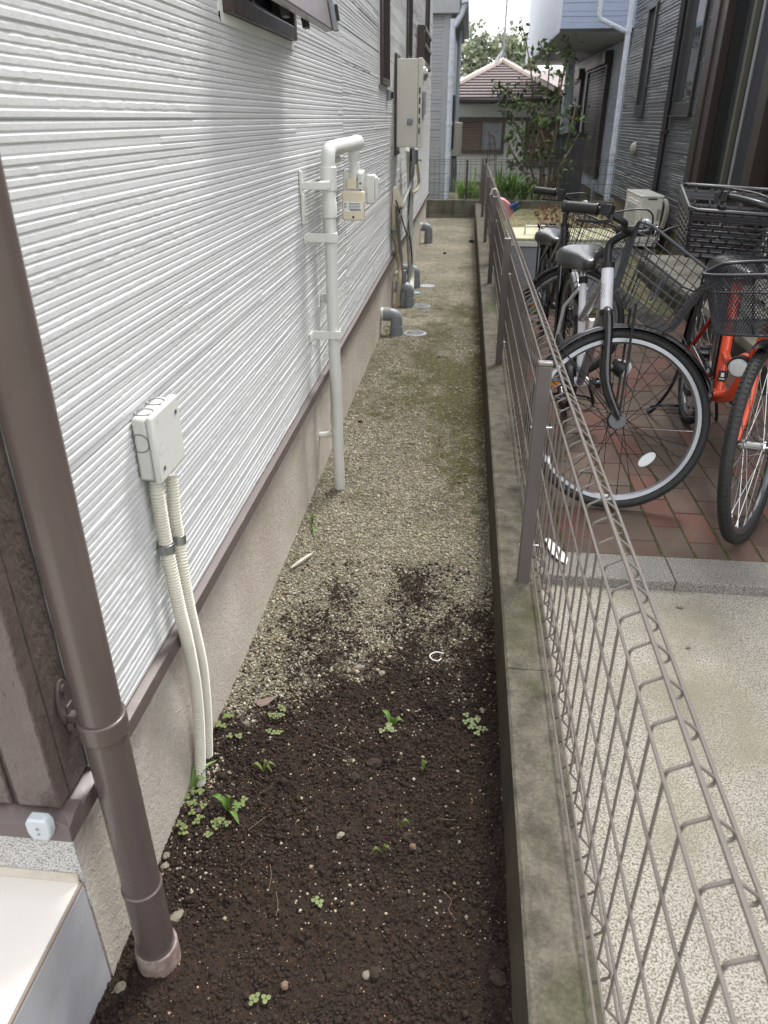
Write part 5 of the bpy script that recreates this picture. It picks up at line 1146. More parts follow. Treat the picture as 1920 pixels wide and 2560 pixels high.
        for sy in grips:
            P=pts(sy); g0=P[4].lerp(P[5],-.15); g1=P[5]+(P[5]-P[4])*.22
            n_=26; gp=[g0.lerp(g1,i/n_) for i in range(n_+1)]; rr=[.0165+(.0013 if i%2 else 0)+(.002 if i in(0,1,n_-1,n_) else 0) for i in range(n_+1)]
            g=s.part(MB().tube(gp,rr,16),'grip',gripm or m_black,None,s.Rb)
            if levers:
                d=(g1-g0).normalized(); b0=g0-d*.03; s.part(MB().obox(b0,d*.018,Vector((0,0,.016)),d.cross(Vector((0,0,1)))*.02).tube(smooth_pts([b0+Vector((.02,0,-.012)),b0+d*.03+Vector((.045,0,-.03)),b0+d*.13+Vector((.04,0,-.035))],5),.0055,8),'brake_lever',m_blackp if sy<0 else m_chrome,None,s.Rb,bevel=.002,kind='stuff')
                s.part(MB().tube(smooth_pts([b0+Vector((.03,0,0)),b0+Vector((.11,-sy*.06,.03)),c+Vector((.09,sy*.03,.0)),s.ax(.40*k,.06,sy*.02)],8),.0028,6),'brake_cable',m_black,None,s.Rb)
        if bell:
            bc=pts(1)[3]+Vector((0,-.01,.024)); s.part(MB().lathe(bc-Vector((0,0,.014)),(0,0,1),[(0,.021),(.01,.023),(.018,.02),(.025,.011),(.027,.002)],18),'bell',m_greyp,None,s.Rb)
        return c
    def frame(s,m,m2,low=.30):
        k=s.k; BB=s.BB; d=Vector((-.35,0,.937)); ST=BB+d*(.44*k); s.ST=ST
        s.part(MB().cyl(BB-d*.02,ST,.0155,16),'seat_tube',m)
        s.part(MB().tube(smooth_pts([s.ax(.455*k),s.ax(.40*k,-.03)*.6+(BB+Vector((0,0,.03)))*.4,BB+Vector((.03,0,.02)),BB],5),.0175,16),'down_tube',m2)
        s.part(MB().tube([s.ax(.52*k),BB+d*(low*k)],.0165,16),'top_tube',m2)
        for sy in (-1,1):
            h=Vector((0,sy*.06,s.R))
            s.part(MB().tube(smooth_pts([h,Vector((.10*k,sy*.055,s.R-.01)),BB+Vector((-.06,sy*.03,0)),BB],4),.0095,10),'chain_stay',m)
            s.part(MB().tube([h,Vector((.10*k,sy*.045,s.R+.20*k)),BB+d*(.40*k)+Vector((0,sy*.015,0))],.0078,10),'seat_stay',m)
        s.part(MB().cyl(BB+Vector((0,-.036,0)),BB+Vector((0,.036,0)),.02,16),'bottom_bracket',m)
    def saddle(s,m=None,rail=True):
        ST=s.ST; d=Vector((-.35,0,.937)); L=(s.sad-.06-ST.z)/d.z; top=ST+d*L
        s.part(MB().cyl(ST-d*.01,top,.0127,14),'seat_post',m_chrome); s.part(MB().cyl(ST-d*.02,ST+d*.008,.019,14),'seat_clamp',m_black)
        # saddle body: lofted sections, wide and padded at the back, narrow nose
        secs=[(-.145,.06,.055),(-.135,.10,.085),(-.10,.115,.10),(-.05,.105,.098),(0,.074,.085),(.05,.048,.072),(.10,.036,.062),(.135,.028,.05),(.145,.014,.03)]
        N=18; vs=[]
        for (x,w_,h_) in secs:
            for j in range(N):
                q=2*math.pi*j/N; y=w_*math.copysign(abs(math.cos(q))**.7,math.cos(q)); z=h_*.5*math.copysign(abs(math.sin(q))**.6,math.sin(q))
                zz=z+.018*(x<-.09)*abs(1)*.4-.0*x
                vs.append(top+Vector((x+.015,y,zz+.03-(.12*abs(y) if z>0 else 0))))
        n_=len(secs); fs=[(i*N+j,i*N+(j+1)%N,(i+1)*N+(j+1)%N,(i+1)*N+j) for i in range(n_-1) for j in range(N)]+[tuple(range(N)),tuple((n_-1)*N+j for j in range(N))]
        sd_=s.part(MB().add(vs,fs),'saddle',m or m_wet); mm=sd_.modifiers.new('subd','SUBSURF'); mm.levels=1; mm.render_levels=2
        r=MB()
        for sy in (-1,1):
            r.tube(smooth_pts([top+Vector((-.09,sy*.035,.01)),top+Vector((-.05,sy*.022,-.012)),top+Vector((.05,sy*.015,-.008)),top+Vector((.12,sy*.008,.012))],4),.0035,6)
            r.tube([top+Vector((-.08,sy*.05,-.03+.015*math.sin(i*1.1))) + Vector((.006*math.cos(i*1.1),.006*math.sin(i*1.1),-i*.0)) for i in range(6)],.003,5)
            r.lathe(top+Vector((-.075,sy*.055,-.035)),(0,0,1),[(0,.018),(.01,.02),(.03,.018),(.04,.012)],10)
        s.part(r,'saddle_springs',m_black,sd_,kind='stuff')
    def drive(s,guard=None,side=-1):
        BB=s.BB; y=side*.05
        s.part(MB().lathe(BB+Vector((0,y-.002,0)),(0,1,0),[(0,.06),(.004,.062),(.006,.05)],28),'chainring',m_black)
        for sy,q in ((side,.35),(-side,.35+math.pi)):
            e=BB+Vector((.155*math.cos(q),sy*.075,.155*math.sin(q)))
            s.part(MB().tube([BB+Vector((0,sy*.06,0)),e],[.0125,.009],8),'crank',m_blackp)
            p=s.part(MB().box(e.x-.045,e.x+.045,e.y+sy*.012,e.y+sy*.022,e.z-.014,e.z+.014).box(e.x-.045,e.x+.045,e.y+sy*.078,e.y+sy*.088,e.z-.014,e.z+.014).box(e.x-.045,e.x-.035,e.y+sy*.0225,e.y+sy*.0775,e.z-.012,e.z+.012).box(e.x+.035,e.x+.045,e.y+sy*.0225,e.y+sy*.0775,e.z-.012,e.z+.012).cyl(e,e+Vector((0,sy*.0885,0)),.009,8).box(e.x-.034,e.x+.034,e.y+sy*.035,e.y+sy*.065,e.z-.009,e.z+.009),'pedal',m_blackp,bevel=.002,kind='stuff')
            s.part(MB().box(e.x+.0455,e.x+.048,e.y+sy*.035,e.y+sy*.068,e.z-.008,e.z+.008),'pedal_reflector',m_amber,p)
        if guard:
            ring=[]
            for q in np.linspace(math.radians(-75),math.radians(80),12): ring.append((BB.x+.078*math.cos(q),BB.z+.078*math.sin(q)))
            for q in np.linspace(math.radians(85),math.radians(270),8): ring.append((.0+.05*math.cos(q),s.R+.05*math.sin(q)))
            s.part(MB().prism([(x,y-.012,z) for x,z in ring],(0,.028,0)),'chain_cover',guard,bevel=.006)
        else:
            s.part(MB().cyl(BB+Vector((0,y,.06)),Vector((0,y,s.R+.03)),.003,6).cyl(BB+Vector((0,y,-.06)),Vector((0,y,s.R-.03)),.003,6),'chain',m_black,kind='stuff')
    def stand(s,two=True):
        R=s.R; k=s.k
        P=[Vector((0,-.075,R)),Vector((.03,-.10,R*.5)),Vector((-.03,-.15,.012)),Vector((-.12,-.14,.006)),Vector((-.14,0,.02)),Vector((-.12,.14,.006)),Vector((-.03,.15,.012)),Vector((.03,.10,R*.5)),Vector((0,.075,R))]
        s.part(MB().tube(smooth_pts(P,5),.0075,10),'stand',m_black)
    def rack(s,z=None):
        z=z or 2*s.R+.06; mb=MB()
        for y in (-.055,0,.055): mb.tube(smooth_pts([(.16,y,z+.01),(0,y,z),(-.22,y,z),(-.24,y,z-.03)],4),.0055,8)
        for x in (-.2,-.05,.1): mb.cyl((x,-.06,z),(x,.06,z),.005,8)
        for sy in (-1,1): mb.cyl((0,sy*.065,s.R),(-.08,sy*.06,z),.0055,8)
        return s.part(mb,'rear_rack',m_black,kind='stuff')
    def lamp(s,h=.22,side=1,m=None):
        c=s.ax(h*s.k,.075,side*.085); s.part(MB().cyl(s.ax(h*s.k,.0,side*.055),c,.007,8),'lamp_bracket',m_greyp,None,s.Rs)
        l=s.part(MB().lathe(c+Vector((-.04,0,.0)),(1,0,-.15),[(0,.012),(.01,.026),(.035,.034),(.05,.036)],18),'lamp_body',m or m_blackp,None,s.Rs)
        s.part(MB().lathe(c+Vector((.0105,0,-.008)),(1,0,-.15),[(0,.030),(.008,.030),(.018,.022),(.022,.005)],18),'lamp_lens',m_refl,l,s.Rs)
    def wirebasket(s,x0=.05,x1=.34,w0=.14,w1=.19,z0=None,z1=None,m=None,pitch=.032,tilt=0,r=.0019):
        z0=z0 or 2*s.R+.05; z1=z1 or z0+.22; m=m or m_bgrey; X=s.ax(0).x
        ox=s.ax((z0+.1-s.Q.z)/s.a.z).x
        def P(u,v,t):  # u along, v across (-1..1), t height 0..1
            xa=ox+x0-.02*t; xb=ox+x1-.04+(.05)*t; w_=w0+(w1-w0)*t
            return Vector((xa+(xb-xa)*u,v*w_,z0+(z1-z0)*t+tilt*(u-.5)-.03*(t)*(u)))
        def rim(t,n=6):
            c=[(0,-1),(1,-1),(1,1),(0,1)]; out=[]
            for i in range(4):
                a_,b_=c[i],c[(i+1)%4]
                for k in range(n): f=(k+.5)/n*.86+.07; out.append(P(a_[0]+(b_[0]-a_[0])*f,a_[1]+(b_[1]-a_[1])*f,t))
            return out
        b=MB().tube(rim(1),r*2.6,8,closed=True); o=s.part(b,'basket',m,None,s.Rs)
        wv=MB()
        for t in (.03,.2,.37,.54,.7,.85): wv.tube(rim(t),r,5,closed=True)
        nn=9
        for i in range(nn+1):
            f=.05+.9*i/nn
            for v in (-1,1): wv.tube([P(f,v,1),P(f,v,.03)],r*.9,4)
            wv.tube([P(f,-1,.03),P(f,1,.03)],r*.9,4)
            vv=-.95+1.9*i/nn
            for u in (0,1): wv.tube([P(u,vv,1),P(u,vv,.03)],r*.9,4)
            wv.tube([P(0,vv,.03),P(1,vv,.03)],r*.9,4)
        s.part(wv,'basket_wires',m,o,s.Rs,kind='stuff'); s.P_=P
        s.part(MB().tube([P(.35,-.5,.03),s.hub+Vector((.0,-.06,.0))+Vector((0,0,0))],.0045,8),'basket_stay',m_black,None,s.Rs); s.part(MB().tube([P(.35,.5,.03),s.hub+Vector((.0,.06,.0))],.0045,8),'basket_stay',m_black,None,s.Rs)
        return o,P
    def meshbasket(s,x0,x1,w0,w1,z0,z1,m,pitch=.0095,par=None):
        ox=s.ax((z0+.1-s.Q.z)/s.a.z).x; h=z1-z0
        def ringpt(f,t):
            cx=(x0+x1)/2+ox+.01*t; hx=(x1-x0)/2*(.86+.14*t); hy=w0+(w1-w0)*t; q=2*math.pi*f
            c_,s__=math.cos(q),math.sin(q); e=.42
            return Vector((cx+hx*math.copysign(abs(c_)**e,c_),hy*math.copysign(abs(s__)**e,s__),z0+h*t))
        # even spacing table
        tb=[ringpt(i/400,.5) for i in range(401)]; L=[0]
        for i in range(400): L.append(L[-1]+(tb[i+1]-tb[i]).length)
        def par_(g):
            g=(g%1)*L[-1]; lo=np.searchsorted(L,g)-1; lo=max(0,min(399,lo)); return (lo+(g-L[lo])/max(1e-9,L[lo+1]-L[lo]))/400
        o=s.part(MB().tube([ringpt(par_(i/60),1) for i in range(60)],.0055,8,closed=True),'basket',m,None,s.Rs)
        s.part(MB().tube([ringpt(par_(i/60),.0) for i in range(60)],.004,8,closed=True).tube([ringpt(par_(i/60),.72) for i in range(60)],.0028,6,closed=True),'basket_hoops',m,o,s.Rs,kind='stuff')
        nper=int(L[-1]/pitch); nz=int(h/(pitch*.8)); mb=MB()
        for d in (-1,1):
            for i in range(nper):
                pts=[ringpt(par_((i+d*j*.5)/nper),j/nz) for j in range(0,nz+1,1)]
                mb.tube(pts,.0014,3,caps=False)
        c0=ringpt(0,0); xs=[ox+x0+(x1-x0)*.08+(x1-x0)*.84*i/22 for i in range(23)]
        for x in xs: mb.tube([(x,-w0*.93,z0),(x,w0*.93,z0)],.0011,3,caps=False)
        for i in range(24): y=-w0*.93+w0*1.86*i/23; mb.tube([(xs[0],y,z0),(xs[-1],y,z0)],.0011,3,caps=False)
        s.part(mb,'basket_mesh',m,o,s.Rs,kind='stuff',smooth=False); s.rp=ringpt
        return o
# --- white and silver bicycle
B=Bike('white and silver city bicycle with grey wire basket, front wheel turned side on',(.5257,3.551,.1157),-1.5624,.0362,1.50,.320,1.03,.651,.774,barsteer=.95)
B.wheel(True,m_rim,m_spoke,reflector=-.55,hubr=.030,hubm=m_blackg); B.wheel(False,m_rim,m_spoke)
B.fender(True,math.radians(38),math.radians(168),m_blackg); B.fender(False,math.radians(35),math.radians(200),m_blackg); B.fork(m_blackg)
ht,_=B.headtube(m_whitef,.40,.545)
B.frame(m_whitef,m_silver,.27); B.saddle(); B.drive(m_black); B.stand(); B.rack()
B.handlebar(m_blackp,.640,wid=.21,back=.08,rise=.03,fwd=.07,stem=lambda s:[s.ax(.545*s.k),s.ax(.60,.0),s.ax(.622,.02),s.ax(.640,.07)])
B.wirebasket(.05,.31,.125,.175,m=m_bgrey,tilt=-.07); B.lamp(.20,1)
# maker's zigzag mark on the white head tube
zg=MB()
for row in range(2):
    P=[]
    for i in range(7):
        ang=math.radians(-62+row*26); hgt=(.445+.0085*i)*B.k; rr_=.0216
        off=ang+(.16 if i%2 else -.16)
        P.append(B.ax(hgt)+Vector((rr_*math.cos(off),rr_*math.sin(off),0)))
    zg.tube(P,.0009,4)
B.part(zg,'zigzag_emblem',m_ink,ht)
MBs=MB().obox(B.P_(.55,0,.55),(.002,0,0),(0,.035,0),(.004,0,.05)); B.part(MBs,'basket_plate',M('blue_black_plate',(44,48,62),.4,var=.2,vscale=40),None,B.Rs)
B.part(MB().box(B.BB.x-.04,B.BB.x-.0,.02,.06,B.BB.z+.19,B.BB.z+.26),'safety_sticker',M('label_paper',(232,233,230),.5,var=0))
# --- orange bicycle
O=Bike('orange bicycle with a black mesh front basket and black plastic rear basket',(1.0793,3.4293,.1145),-1.6613,-.0506,-.52,.3253,1.1151,.7362,.765)
O.wheel(True,m_rim,m_spokes,tw=.019,hubm=m_chrome); O.wheel(False,m_rim,m_spokes,tw=.019,hubr=.035,hubm=m_blackg)
O.fender(True,math.radians(78),math.radians(170),m_blackg); O.fender(False,math.radians(40),math.radians(200),m_blackg); O.fork(m_orange)
O.headtube(m_orange,.42,.56)
k=O.k; BB=O.BB; d=Vector((-.35,0,.937)); O.ST=BB+d*.47
O.part(MB().cyl(BB-d*.02,O.ST,.0205,18),'seat_tube',m_orange)
O.part(MB().tube(smooth_pts([O.ax(.47*k),O.ax(.40*k,-.10),BB+Vector((.22,0,.10)),BB+Vector((.05,0,.005)),BB],6),.022,18),'down_tube',m_orange)
O.part(MB().tube(smooth_pts([BB+d*.17,BB+d*.15+Vector((.1,0,.01)),BB+Vector((.22,0,.22))],5),.017,16),'brace_tube',m_orange)
for sy in (-1,1):
    h=Vector((0,sy*.06,O.R)); O.part(MB().tube([h,BB+Vector((-.06,sy*.035,0)),BB],.012,10),'chain_stay',m_orange); O.part(MB().tube([h,BB+d*.40+Vector((0,sy*.02,0))],.009,10),'seat_stay',m_dred)
O.part(MB().cyl(BB+Vector((0,-.04,0)),BB+Vector((0,.04,0)),.027,18),'bottom_bracket',m_orange)
O.part(MB().obox(BB+d*.22+Vector((-.052,0,0)),Vector((.025,0,.009)),Vector((0,.035,0)),d*.17),'battery',m_blackg,bevel=.008)
O.part(MB().obox(BB+d*.075+Vector((.0215,0,.008)),Vector((.0008,0,.0003)),Vector((0,.017,0)),d*.022),'sticker',m_ink)
O.part(MB().obox(BB+d*.080+Vector((.0228,0,.008)),Vector((.0004,0,.0002)),Vector((0,.006,0)),d*.008).obox(BB+d*.064+Vector((.0228,0,.008)),Vector((.0004,0,.0002)),Vector((0,.010,0)),d*.0018),'sticker_print',M('label_paper',(232,233,230),.5,var=0),kind='stuff')
O.saddle(); O.drive(m_blackg,-1); O.stand(); O.rack(2*O.R+.07)
O.handlebar(m_blackp,.7362,wid=.27,back=.17,rise=.05,fwd=.04)
mbk=O.meshbasket(.03,.30,.155,.19,2*O.R+.045,2*O.R+.225,M('black_mesh_coating',(34,35,42),.35,var=.05))
O.lamp(.26,-1)
# the bag lying in the mesh basket
bg_=thing('plastic_bag','crumpled whitish plastic bag lying inside the black mesh basket','bag',O.Mx@O.Rs@Vector((O.rp(0,0).x-.12,0,2*O.R+.1)))
cb=Vector((O.rp(.25,0).x+.02,.075,2*O.R+.115)); bs=MB().sphere(cb,.078,16,(1.0,1.1,.72)); 
bs.v=[tuple(cb+(Vector(v)-cb)*(1+.16*math.sin(v[0]*90+v[2]*60)*math.cos(v[1]*70))) for v in bs.v]; bs.xf(O.Mx@O.Rs); bs.build('bag',M('white_plastic_bag',(176,172,160),.35,var=.12,vscale=20,bump=.8,bscale=30,bdist=.01),bg_)
# rear plastic basket
def plasticbasket(Bk,x0,x1,w,z0,z1,m):
    def wall(p0,p1,q0,q1,cols,name,par,slots=True,cut=0):
        """wall between bottom edge p0-p1 and top edge q0-q1 made of ribs with staggered slots"""
        p0,p1,q0,q1=map(Vector,(p0,p1,q0,q1)); mb=MB(); rows=9; nrm=(p1-p0).cross(q0-p0).normalized()*.003
        P=lambda u,v:(p0.lerp(p1,u)).lerp(q0.lerp(q1,u),v)
        def cell(u0,u1,v0,v1): mb.add([P(u0,v0)-nrm,P(u1,v0)-nrm,P(u1,v1)-nrm,P(u0,v1)-nrm,P(u0,v0)+nrm,P(u1,v0)+nrm,P(u1,v1)+nrm,P(u0,v1)+nrm],[(0,1,2,3),(4,7,6,5),(0,4,5,1),(1,5,6,2),(2,6,7,3),(3,7,4,0)])
        for i in range(rows):
            v0,v1=i/rows,(i+1)/rows
            cell(0,1,v0,v0+.42/rows)
            if i in (rows-2,): cell(0,1,v0+.42/rows,v1); continue
            st=.5/cols if i%2 else 0; cell(0,.03,v0,v1); cell(.97,1,v0,v1)
            for j in range(cols+1):
                u=j/cols+st
                if .02<u<.98: cell(max(0,u-.014),min(1,u+.014),v0,v1)
        cell(0,1,.975,1.0)
        return Bk.part(mb,name,m,par,bevel=.0012)
    t_=1.0; a=.03
    B0=[(x0+a,-w+a,z0),(x1-a,-w+a,z0),(x1-a,w-a,z0),(x0+a,w-a,z0)]; T0=[(x0,-w,z1),(x1,-w,z1*1.0-.07),(x1,w,z1-.07),(x0,w,z1)]
    root=Bk.part(MB().box(x0+a,x1-a,-w+a,w-a,z0,z0+.006),'rear_basket',m)
    for i,cn in zip(range(4),(5,6,5,6)):
        j=(i+1)%4; wall(B0[i],B0[j],T0[i],T0[j],cn,'basket_side',root)
    rim=[Vector(p) for p in T0]; Rr=[]
    for i in range(4):
        j=(i+1)%4
        for f in (.06,.3,.5,.7,.94): Rr.append(rim[i].lerp(rim[j],f))
    Bk.part(MB().tube(Rr,.0085,8,closed=True),'basket_rim',m,root)
plasticbasket(O,-.28,.08,.205,2*O.R+.085,2*O.R+.345,M('black_basket_plastic',(30,31,36),.33,var=.08,spec=.55))
# --- black bicycle farther back
K=Bike('black bicycle parked farthest back with a black wire basket',(.5517,5.134,.098),-1.5777,.0159,1.15,.300,1.03,.603,.66,barsteer=1.0)
K.wheel(True,m_rim,m_spoke); K.wheel(False,m_rim,m_spoke); K.fender(True,math.radians(38),math.radians(168),m_blackg); K.fender(False,math.radians(35),math.radians(200),m_blackg); K.fork(m_blackg)
K.headtube(m_blackg); K.frame(m_blackg,m_blackg); K.saddle(); K.drive(None); K.stand(); K.rack(); K.handlebar(m_blackp,.60,wid=.2,back=.08,rise=.03)
K.wirebasket(.05,.33,.12,.17,m=m_black); K.lamp(.2,1)
# ------------------------------------------------------------------ small things on the ground
m_root=M('pale_root',(112,96,78),.8)
def gzz(x,y): return float(ground_h(np.array([x]),np.array([y]))[0])+.001
def G(x,y):
    p=at(x,y,Z=0.0); p.z=gzz(p.x,p.y); return p
def grass_plant(label,px,py,leaves_,m,wid=.0045):
    b=G(px,py); t=thing('grass_seedling',label,'seedling',b,group='grassy seedlings in the soil')
    for (tx,ty,h) in leaves_:
        e=at(tx,ty,Z=b.z+h); mid=b.lerp(e,.5)+Vector((0,0,.022)); P=smooth_pts([b,mid,e],5); d=(e-b); sd_=Vector((-d.y,d.x,0)).normalized() if d.length>0 else Vector((1,0,0)); mb=MB()
        for i in range(len(P)-1):
            w0=wid*math.sin(math.pi*min(1,(i+1)/len(P)))+.0006; w1=wid*math.sin(math.pi*min(1,(i+2)/len(P)))+.0003
            mb.add([P[i]-sd_*w0,P[i]-Vector((0,0,w0*.5)),P[i]+sd_*w0,P[i+1]-sd_*w1,P[i+1]-Vector((0,0,w1*.5)),P[i+1]+sd_*w1],[(0,1,4,3),(1,2,5,4)])
        mb.build('leaf',m,t)
m_gl=M('fresh_grass_leaf',(88,114,50),.5,var=.15,vscale=40); m_cl=M('clover_leaf',(92,104,54),.55,var=.15,vscale=60,island=.15)
grass_plant('grassy seedling with three leaves at the foot of the two conduits',482,1975,[(453,1898,.03),(542,1900,.03),(498,1890,.04),(520,1948,.01)],m_gl)
grass_plant('larger grassy seedling with drooping blades near the drainpipe side',570,2030,[(530,1990,.03),(548,2000,.02),(603,2020,.02),(598,2060,.0),(578,1992,.03)],m_gl,.006)
grass_plant('grassy seedling with two broad leaves in the middle of the path',980,1808,[(955,1775,.03),(1010,1803,.015),(985,1800,.02)],m_gl,.006)
grass_plant('thin grass blade seedling right of the middle of the soil',1055,1930,[(1062,1905,.02),(1072,1912,.015)],m_gl,.0035)
grass_plant('tiny two-bladed seedling near a clod in the lower soil',998,2075,[(994,2056,.02),(1025,2060,.01)],m_gl,.003)
grass_plant('pale limp seedling lying on the soil left of centre',660,1925,[(625,1918,.005),(690,1915,.01),(680,1930,.005),(672,1905,.01)],m_cl,.004)
grass_plant('grass tuft by the foundation on the gravel',780,1310,[(775,1285,.03),(800,1296,.03),(788,1300,.03),(790,1350,.0)],m_gl,.004)
grass_plant('small pale seedling lying across the lower soil',955,2135,[(925,2138,.004),(980,2130,.004),(968,2126,.008)],m_cl,.003)
def clover(label,px,py,n_,sp_,seed):
    r=random.Random(seed); b=G(px,py); t=thing('clover',label,'clover',b,group='clover sprouts in the soil'); mb=MB()
    for i in range(n_):
        c=b+Vector((r.gauss(0,sp_),r.gauss(0,sp_*1.2),0)); c.z=gzz(c.x,c.y)+r.uniform(.006,.016); q0=r.uniform(0,6)
        for k in range(3):
            q=q0+k*2.094; o=c+Vector((math.cos(q),math.sin(q),.1))*.0052; rr_=.0046
            mb.add([o+Vector((math.cos(a)*rr_,math.sin(a)*rr_,.0012*math.cos(2*a))) for a in np.linspace(0,2*math.pi,8)[:-1]],[tuple(range(7))])
    mb.build('leaves',m_cl,t,kind='stuff')
for i,(x,y,n_,sp_,l) in enumerate(((568,1828,9,.018,'patch of clover beside the upper conduits'),(690,1796,6,.012,'small clover patch left of the soil centre'),(682,1822,3,.008,'tiny clover sprout just below another patch'),(972,1828,6,.012,'clover patch under the broad-leaved seedling'),(1175,1815,10,.02,'clover patch near the kerb beside grey stones'),(490,1985,5,.012,'clover sprouts under the conduit seedling'),(465,2045,10,.022,'largest clover patch beside the foundation'),(555,2070,5,.012,'clover patch below the drooping seedling'),(600,2020,3,.008,'clover sprout between drooping grass blades'),(650,2497,3,.009,'single clover sprout near the bottom of the picture'),(797,2245,2,.006,'tiny yellow-green sprout in the bare lower soil'))):
    clover(l,x,y,n_,sp_,i)
def stone(label,px,py,r,m,sc=(1,1,.7),seed=0,name='stone'):
    rr_=random.Random(seed+int(px)); b=G(px,py); t_=MB(); V_,F_=ICO
    bm=bmesh.new(); bmesh.ops.create_icosphere(bm,subdivisions=2,radius=1)
    for v in bm.verts: v.co=Vector((v.co.x*sc[0],v.co.y*sc[1],v.co.z*sc[2]))*r*.78*(1+rr_.uniform(-.24,.24))
    me=bpy.data.meshes.new(name); bm.to_mesh(me); bm.free(); me.materials.append(m); me.transform(Matrix.Rotation(rr_.uniform(0,3),4,'Z')); me.transform(Matrix.Translation(b+Vector((0,0,r*.25))))
    o=link(name,me,None,label,None,b,smooth=(m!=m_clod)); o['category']=name; return o
m_st1=M('grey_beige_stone',(118,110,96),.8,var=.2,vscale=60,bump=.7,bscale=200); m_st2=M('mauve_pebble',(104,90,88),.6,var=.1,vscale=60); m_clod=M('soil_clod',(48,37,30),.95,var=.25,vscale=90,bump=1,bscale=220,bdist=.003); m_orst=M('orange_brown_pebble',(104,84,68),.8,var=.2,vscale=80)
for i,(x,y,r,m_,sc_,l) in enumerate(((897,1668,.017,m_st1,(1.3,.8,.6),'pale striped stone at the edge of the soil'),(955,1680,.013,m_st1,(1,1,.7),'mossy grey stone right of the pale striped one'),(628,1648,.011,m_st1,(1.2,.9,.6),'whitish stone against the foundation'),(887,1945,.017,m_clod,(1,1,.8),'large soil clod below the hollow in the middle'),(935,1905,.022,m_clod,(1.2,.8,.7),'wide flat soil clod at the right edge of the hollow'),(852,2088,.011,m_st1,(1.3,.8,.6),'grey beige stone alone in the lower soil'),(1032,2120,.010,m_orst,(1,1,.7),'brown stone touching a clod right of centre'),(1018,2098,.015,m_clod,(1,1,.8),'dark clod beside the brown stone'),(498,2027,.0085,m_st2,(1,1,.9),'round mauve pebble in the clover'),(438,2295,.016,m_st1,(1.5,.8,.6),'angular grey stone touching the drainpipe foot'),(302,2470,.014,m_st1,(1,1,.8),'tan stone by the porch at the bottom left'),(712,2468,.0095,m_orst,(1,1,.8),'reddish tan pebble low in the soil'),(1205,1782,.010,m_st1,(1.2,.9,.7),'grey stone beside the clover near the kerb'),(1195,1795,.009,m_st1,(1,1,.8),'smaller grey stone next to the kerb clover'),(1130,1796,.008,m_orst,(1.3,.8,.6),'flat tan pebble left of the kerb clover'),(617,1816,.010,m_st1,(1,1,.8),'rounded grey stone near the upper clover'),(415,2140,.010,m_st1,(1,1,.8),'small grey stone pair member beside the drainpipe, upper'),(412,2165,.010,m_st1,(1.2,1,.8),'small grey stone beside the drainpipe, lower'),(940,2435,.016,m_clod,(1,1,.7),'big dark clod near the bottom centre'),(915,2440,.010,m_st1,(1,1,.8),'grey stone left of the bottom clod'),(1245,2450,.018,m_clod,(1.2,1,.6),'flat clod near the kerb at the bottom'),(1030,1108,.018,m_st1,(1.2,.8,.6),'pale stone lying on the mossy gravel'),(1088,1222,.013,m_st1,(1.2,.8,.6),'pale stone on the moss right of centre'),(1175,1387,.014,m_st1,(1.3,.8,.6),'pale flat stone near the kerb on the gravel'),(833,1410,.009,m_clod,(1,1,.8),'reddish brown clod on the pale gravel'),(857,1255,.009,m_clod,(1,1,.8),'dark brown clod higher on the pale gravel'),(1112,625,.03,m_clod,(1,1,.5),'small dark lump far down the alley'),(1180,597,.045,m_clod,(1,1,.6),'dark lump by the kerb far down the alley'),(1098,891,.022,m_st1,(1.2,.8,.7),'whitish stone half way down the alley'),(900,1055,.016,m_clod,(1,1,.6),'dark lump by the foundation beside the gas riser'))):
    stone(l,x,y,r,m_,sc_,i)
o=thing('dry_leaf','dry pinkish brown leaf lying on the soil by the conduits','leaf',G(655,1760)); b=G(655,1758)
lp=[(640,1750),(655,1748),(672,1746),(698,1738),(680,1752),(668,1762),(652,1768),(642,1762)]
MB().prism([at(x,y,Z=b.z+.010+.004*math.sin(x)) for x,y in lp],(0,0,.0008)).build('leaf_blade',M('dry_leaf_brown',(112,94,86),.7,var=.1,vscale=80),o)
o=thing('plastic_loop','white plastic tie loop lying on the soil edge','cable tie',G(1090,1636)); b=G(1090,1636)
MB().tube(smooth_pts([at(x,y,Z=b.z+.006) for x,y in ((1110,1634),(1090,1630),(1075,1638),(1080,1648),(1095,1652),(1104,1645))],4),[.0022]*20+[.0012]*1,6).build('loop',m_whitep,o)
o=thing('wood_chip','weathered pale grey piece of wood lying on the gravel near the foundation','wood piece',G(755,1400)); a_=at(727,1420,Z=.008); b_=at(782,1382,Z=.010); MB().tube([a_,a_.lerp(b_,.3),a_.lerp(b_,.8),b_],[.003,.008,.007,.002],6).build('chip',M('weathered_wood',(178,172,160),.8,var=.15,vscale=40,bump=.6,bscale=150),o)
for i,(p,l) in enumerate(((((620,2075),(660,2045),(680,2035)),'thin pale root lying left on the dark soil'),(((805,1862),(830,1868),(862,1880)),'curly pale root near the hollow'),(((1105,2225),(1128,2250),(1122,2275),(1140,2300)),'long curled root near the kerb in the lower soil'),(((675,2160),(678,2190),(672,2222)),'short dry straw standing in the soil'),(((690,2228),(695,2260),(690,2290)),'dark dry stem in the lower soil'),(((1098,2046),(1120,2049),(1140,2050)),'short straw lying right in the soil'))):
    t=thing('dry_root',l,'root',G(*p[0]),group='dry roots and straws on the soil'); MB().tube(smooth_pts([at(x,y,Z=G(x,y).z+.006) for x,y in p],5),.00055,5).build('strand',m_root,t)
o=thing('litter_strip','crumpled white plastic wrapper lying on the grey kerb strip','wrapper',at(1398,1388,Z=.12)); 
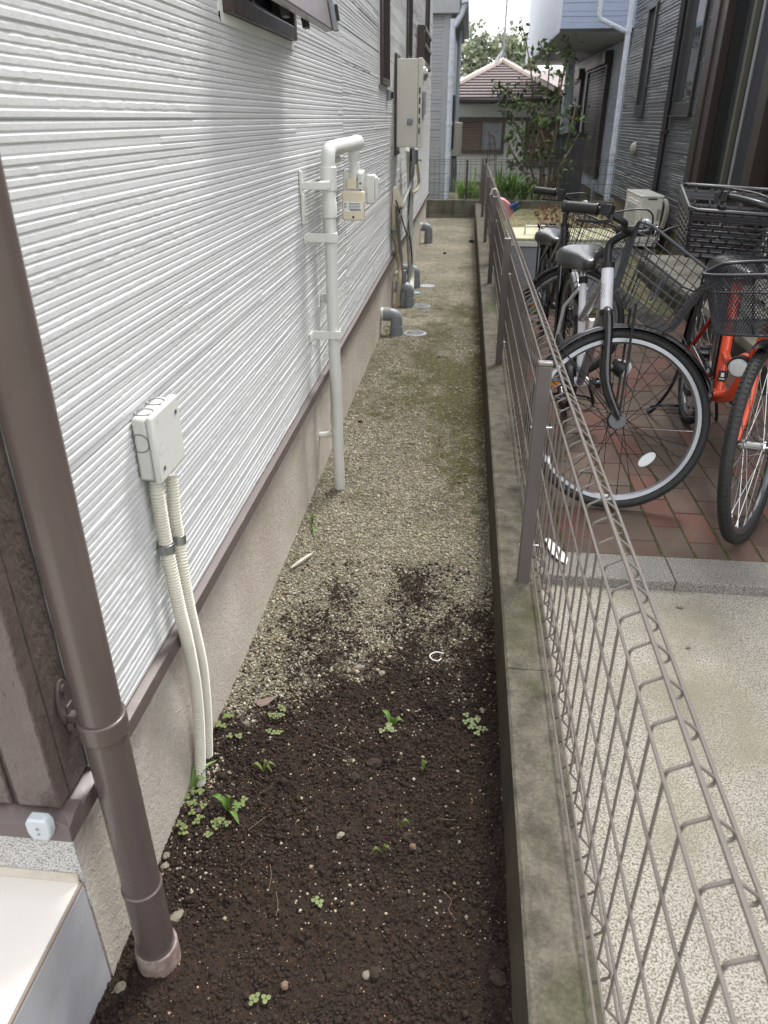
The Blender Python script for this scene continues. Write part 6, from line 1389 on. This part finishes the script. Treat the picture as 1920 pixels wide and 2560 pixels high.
lp=[(1362,1350),(1370,1345),(1400,1372),(1420,1398),(1416,1412),(1395,1400),(1375,1382)]; top_=[at(x,y,Z=.124+.004*math.sin(x*.7)) for x,y in lp]
MB().prism(top_,(0,0,.004)).build('wrapper',M('white_wrapper',(226,226,224),.3,var=.05,bump=.5,bscale=60,bdist=.004),o,bevel=.001)
# leaf litter on the yard ground and moss in the paving joints
n=700; c=np.stack([rng.uniform(1.0,2.0,n),rng.uniform(9,12.8,n),np.full(n,.13)+rng.uniform(-.01,.02,n)],1); leaves('leaf_litter',c,rng.uniform(.015,.035,n),M('dead_leaf_litter',(128,92,68),.8,var=.2,island=.3),None,.6)
n=7000; u=rng.uniform(0,1,n); px=np.where(u<.5,rng.uniform(.27,2.1,n),.268+.002+np.round((rng.uniform(0,1.8,n))/BW)*BW); py=np.where(u<.5,2.140+np.abs(rng.normal(0,.004,n)),2.14+np.abs(rng.normal(0,.35,n)))
scatter('joint_moss',np.stack([px,py,np.full(n,PZ-.0025)],1),rng.uniform(.0012,.0032,n),M('green_joint_moss',(84,96,32),.95,var=.3,vscale=80,island=.3),'oct',.6,.3)

m_dl=M('dry_leaf_brown',(112,94,86),.7,var=.1,vscale=80)
for i,(x,y,r,l) in enumerate(((905,1135,.012,'small curled dry leaf on the gravel by the gas riser'),(1255,760,.02,'dry leaf on the kerb beside the third post'),(1150,1205,.01,'tiny dry leaf at the right side of the gravel'),(1700,1520,.009,'small dark fallen leaf on the washed concrete'),(1720,1620,.007,'tiny brown leaf fragment on the washed concrete'))):
    zz=.179 if 1230<x<1300 and y<800 else (.085 if x>1400 else None)
    b=at(x,y,Z=zz) if zz else G(x,y); a=rs.uniform(0,3); q=[b+Vector((math.cos(a+t)*r*(1 if k%2 else 1.3),math.sin(a+t)*r*.6,.003+.002*math.sin(3*t))) for k,t in enumerate(np.linspace(0,2*math.pi,9)[:-1])]
    o=thing('fallen_leaf',l,'leaf',b); MB().prism(q,(0,0,.0007)).build('leaf_blade',m_dl,o)
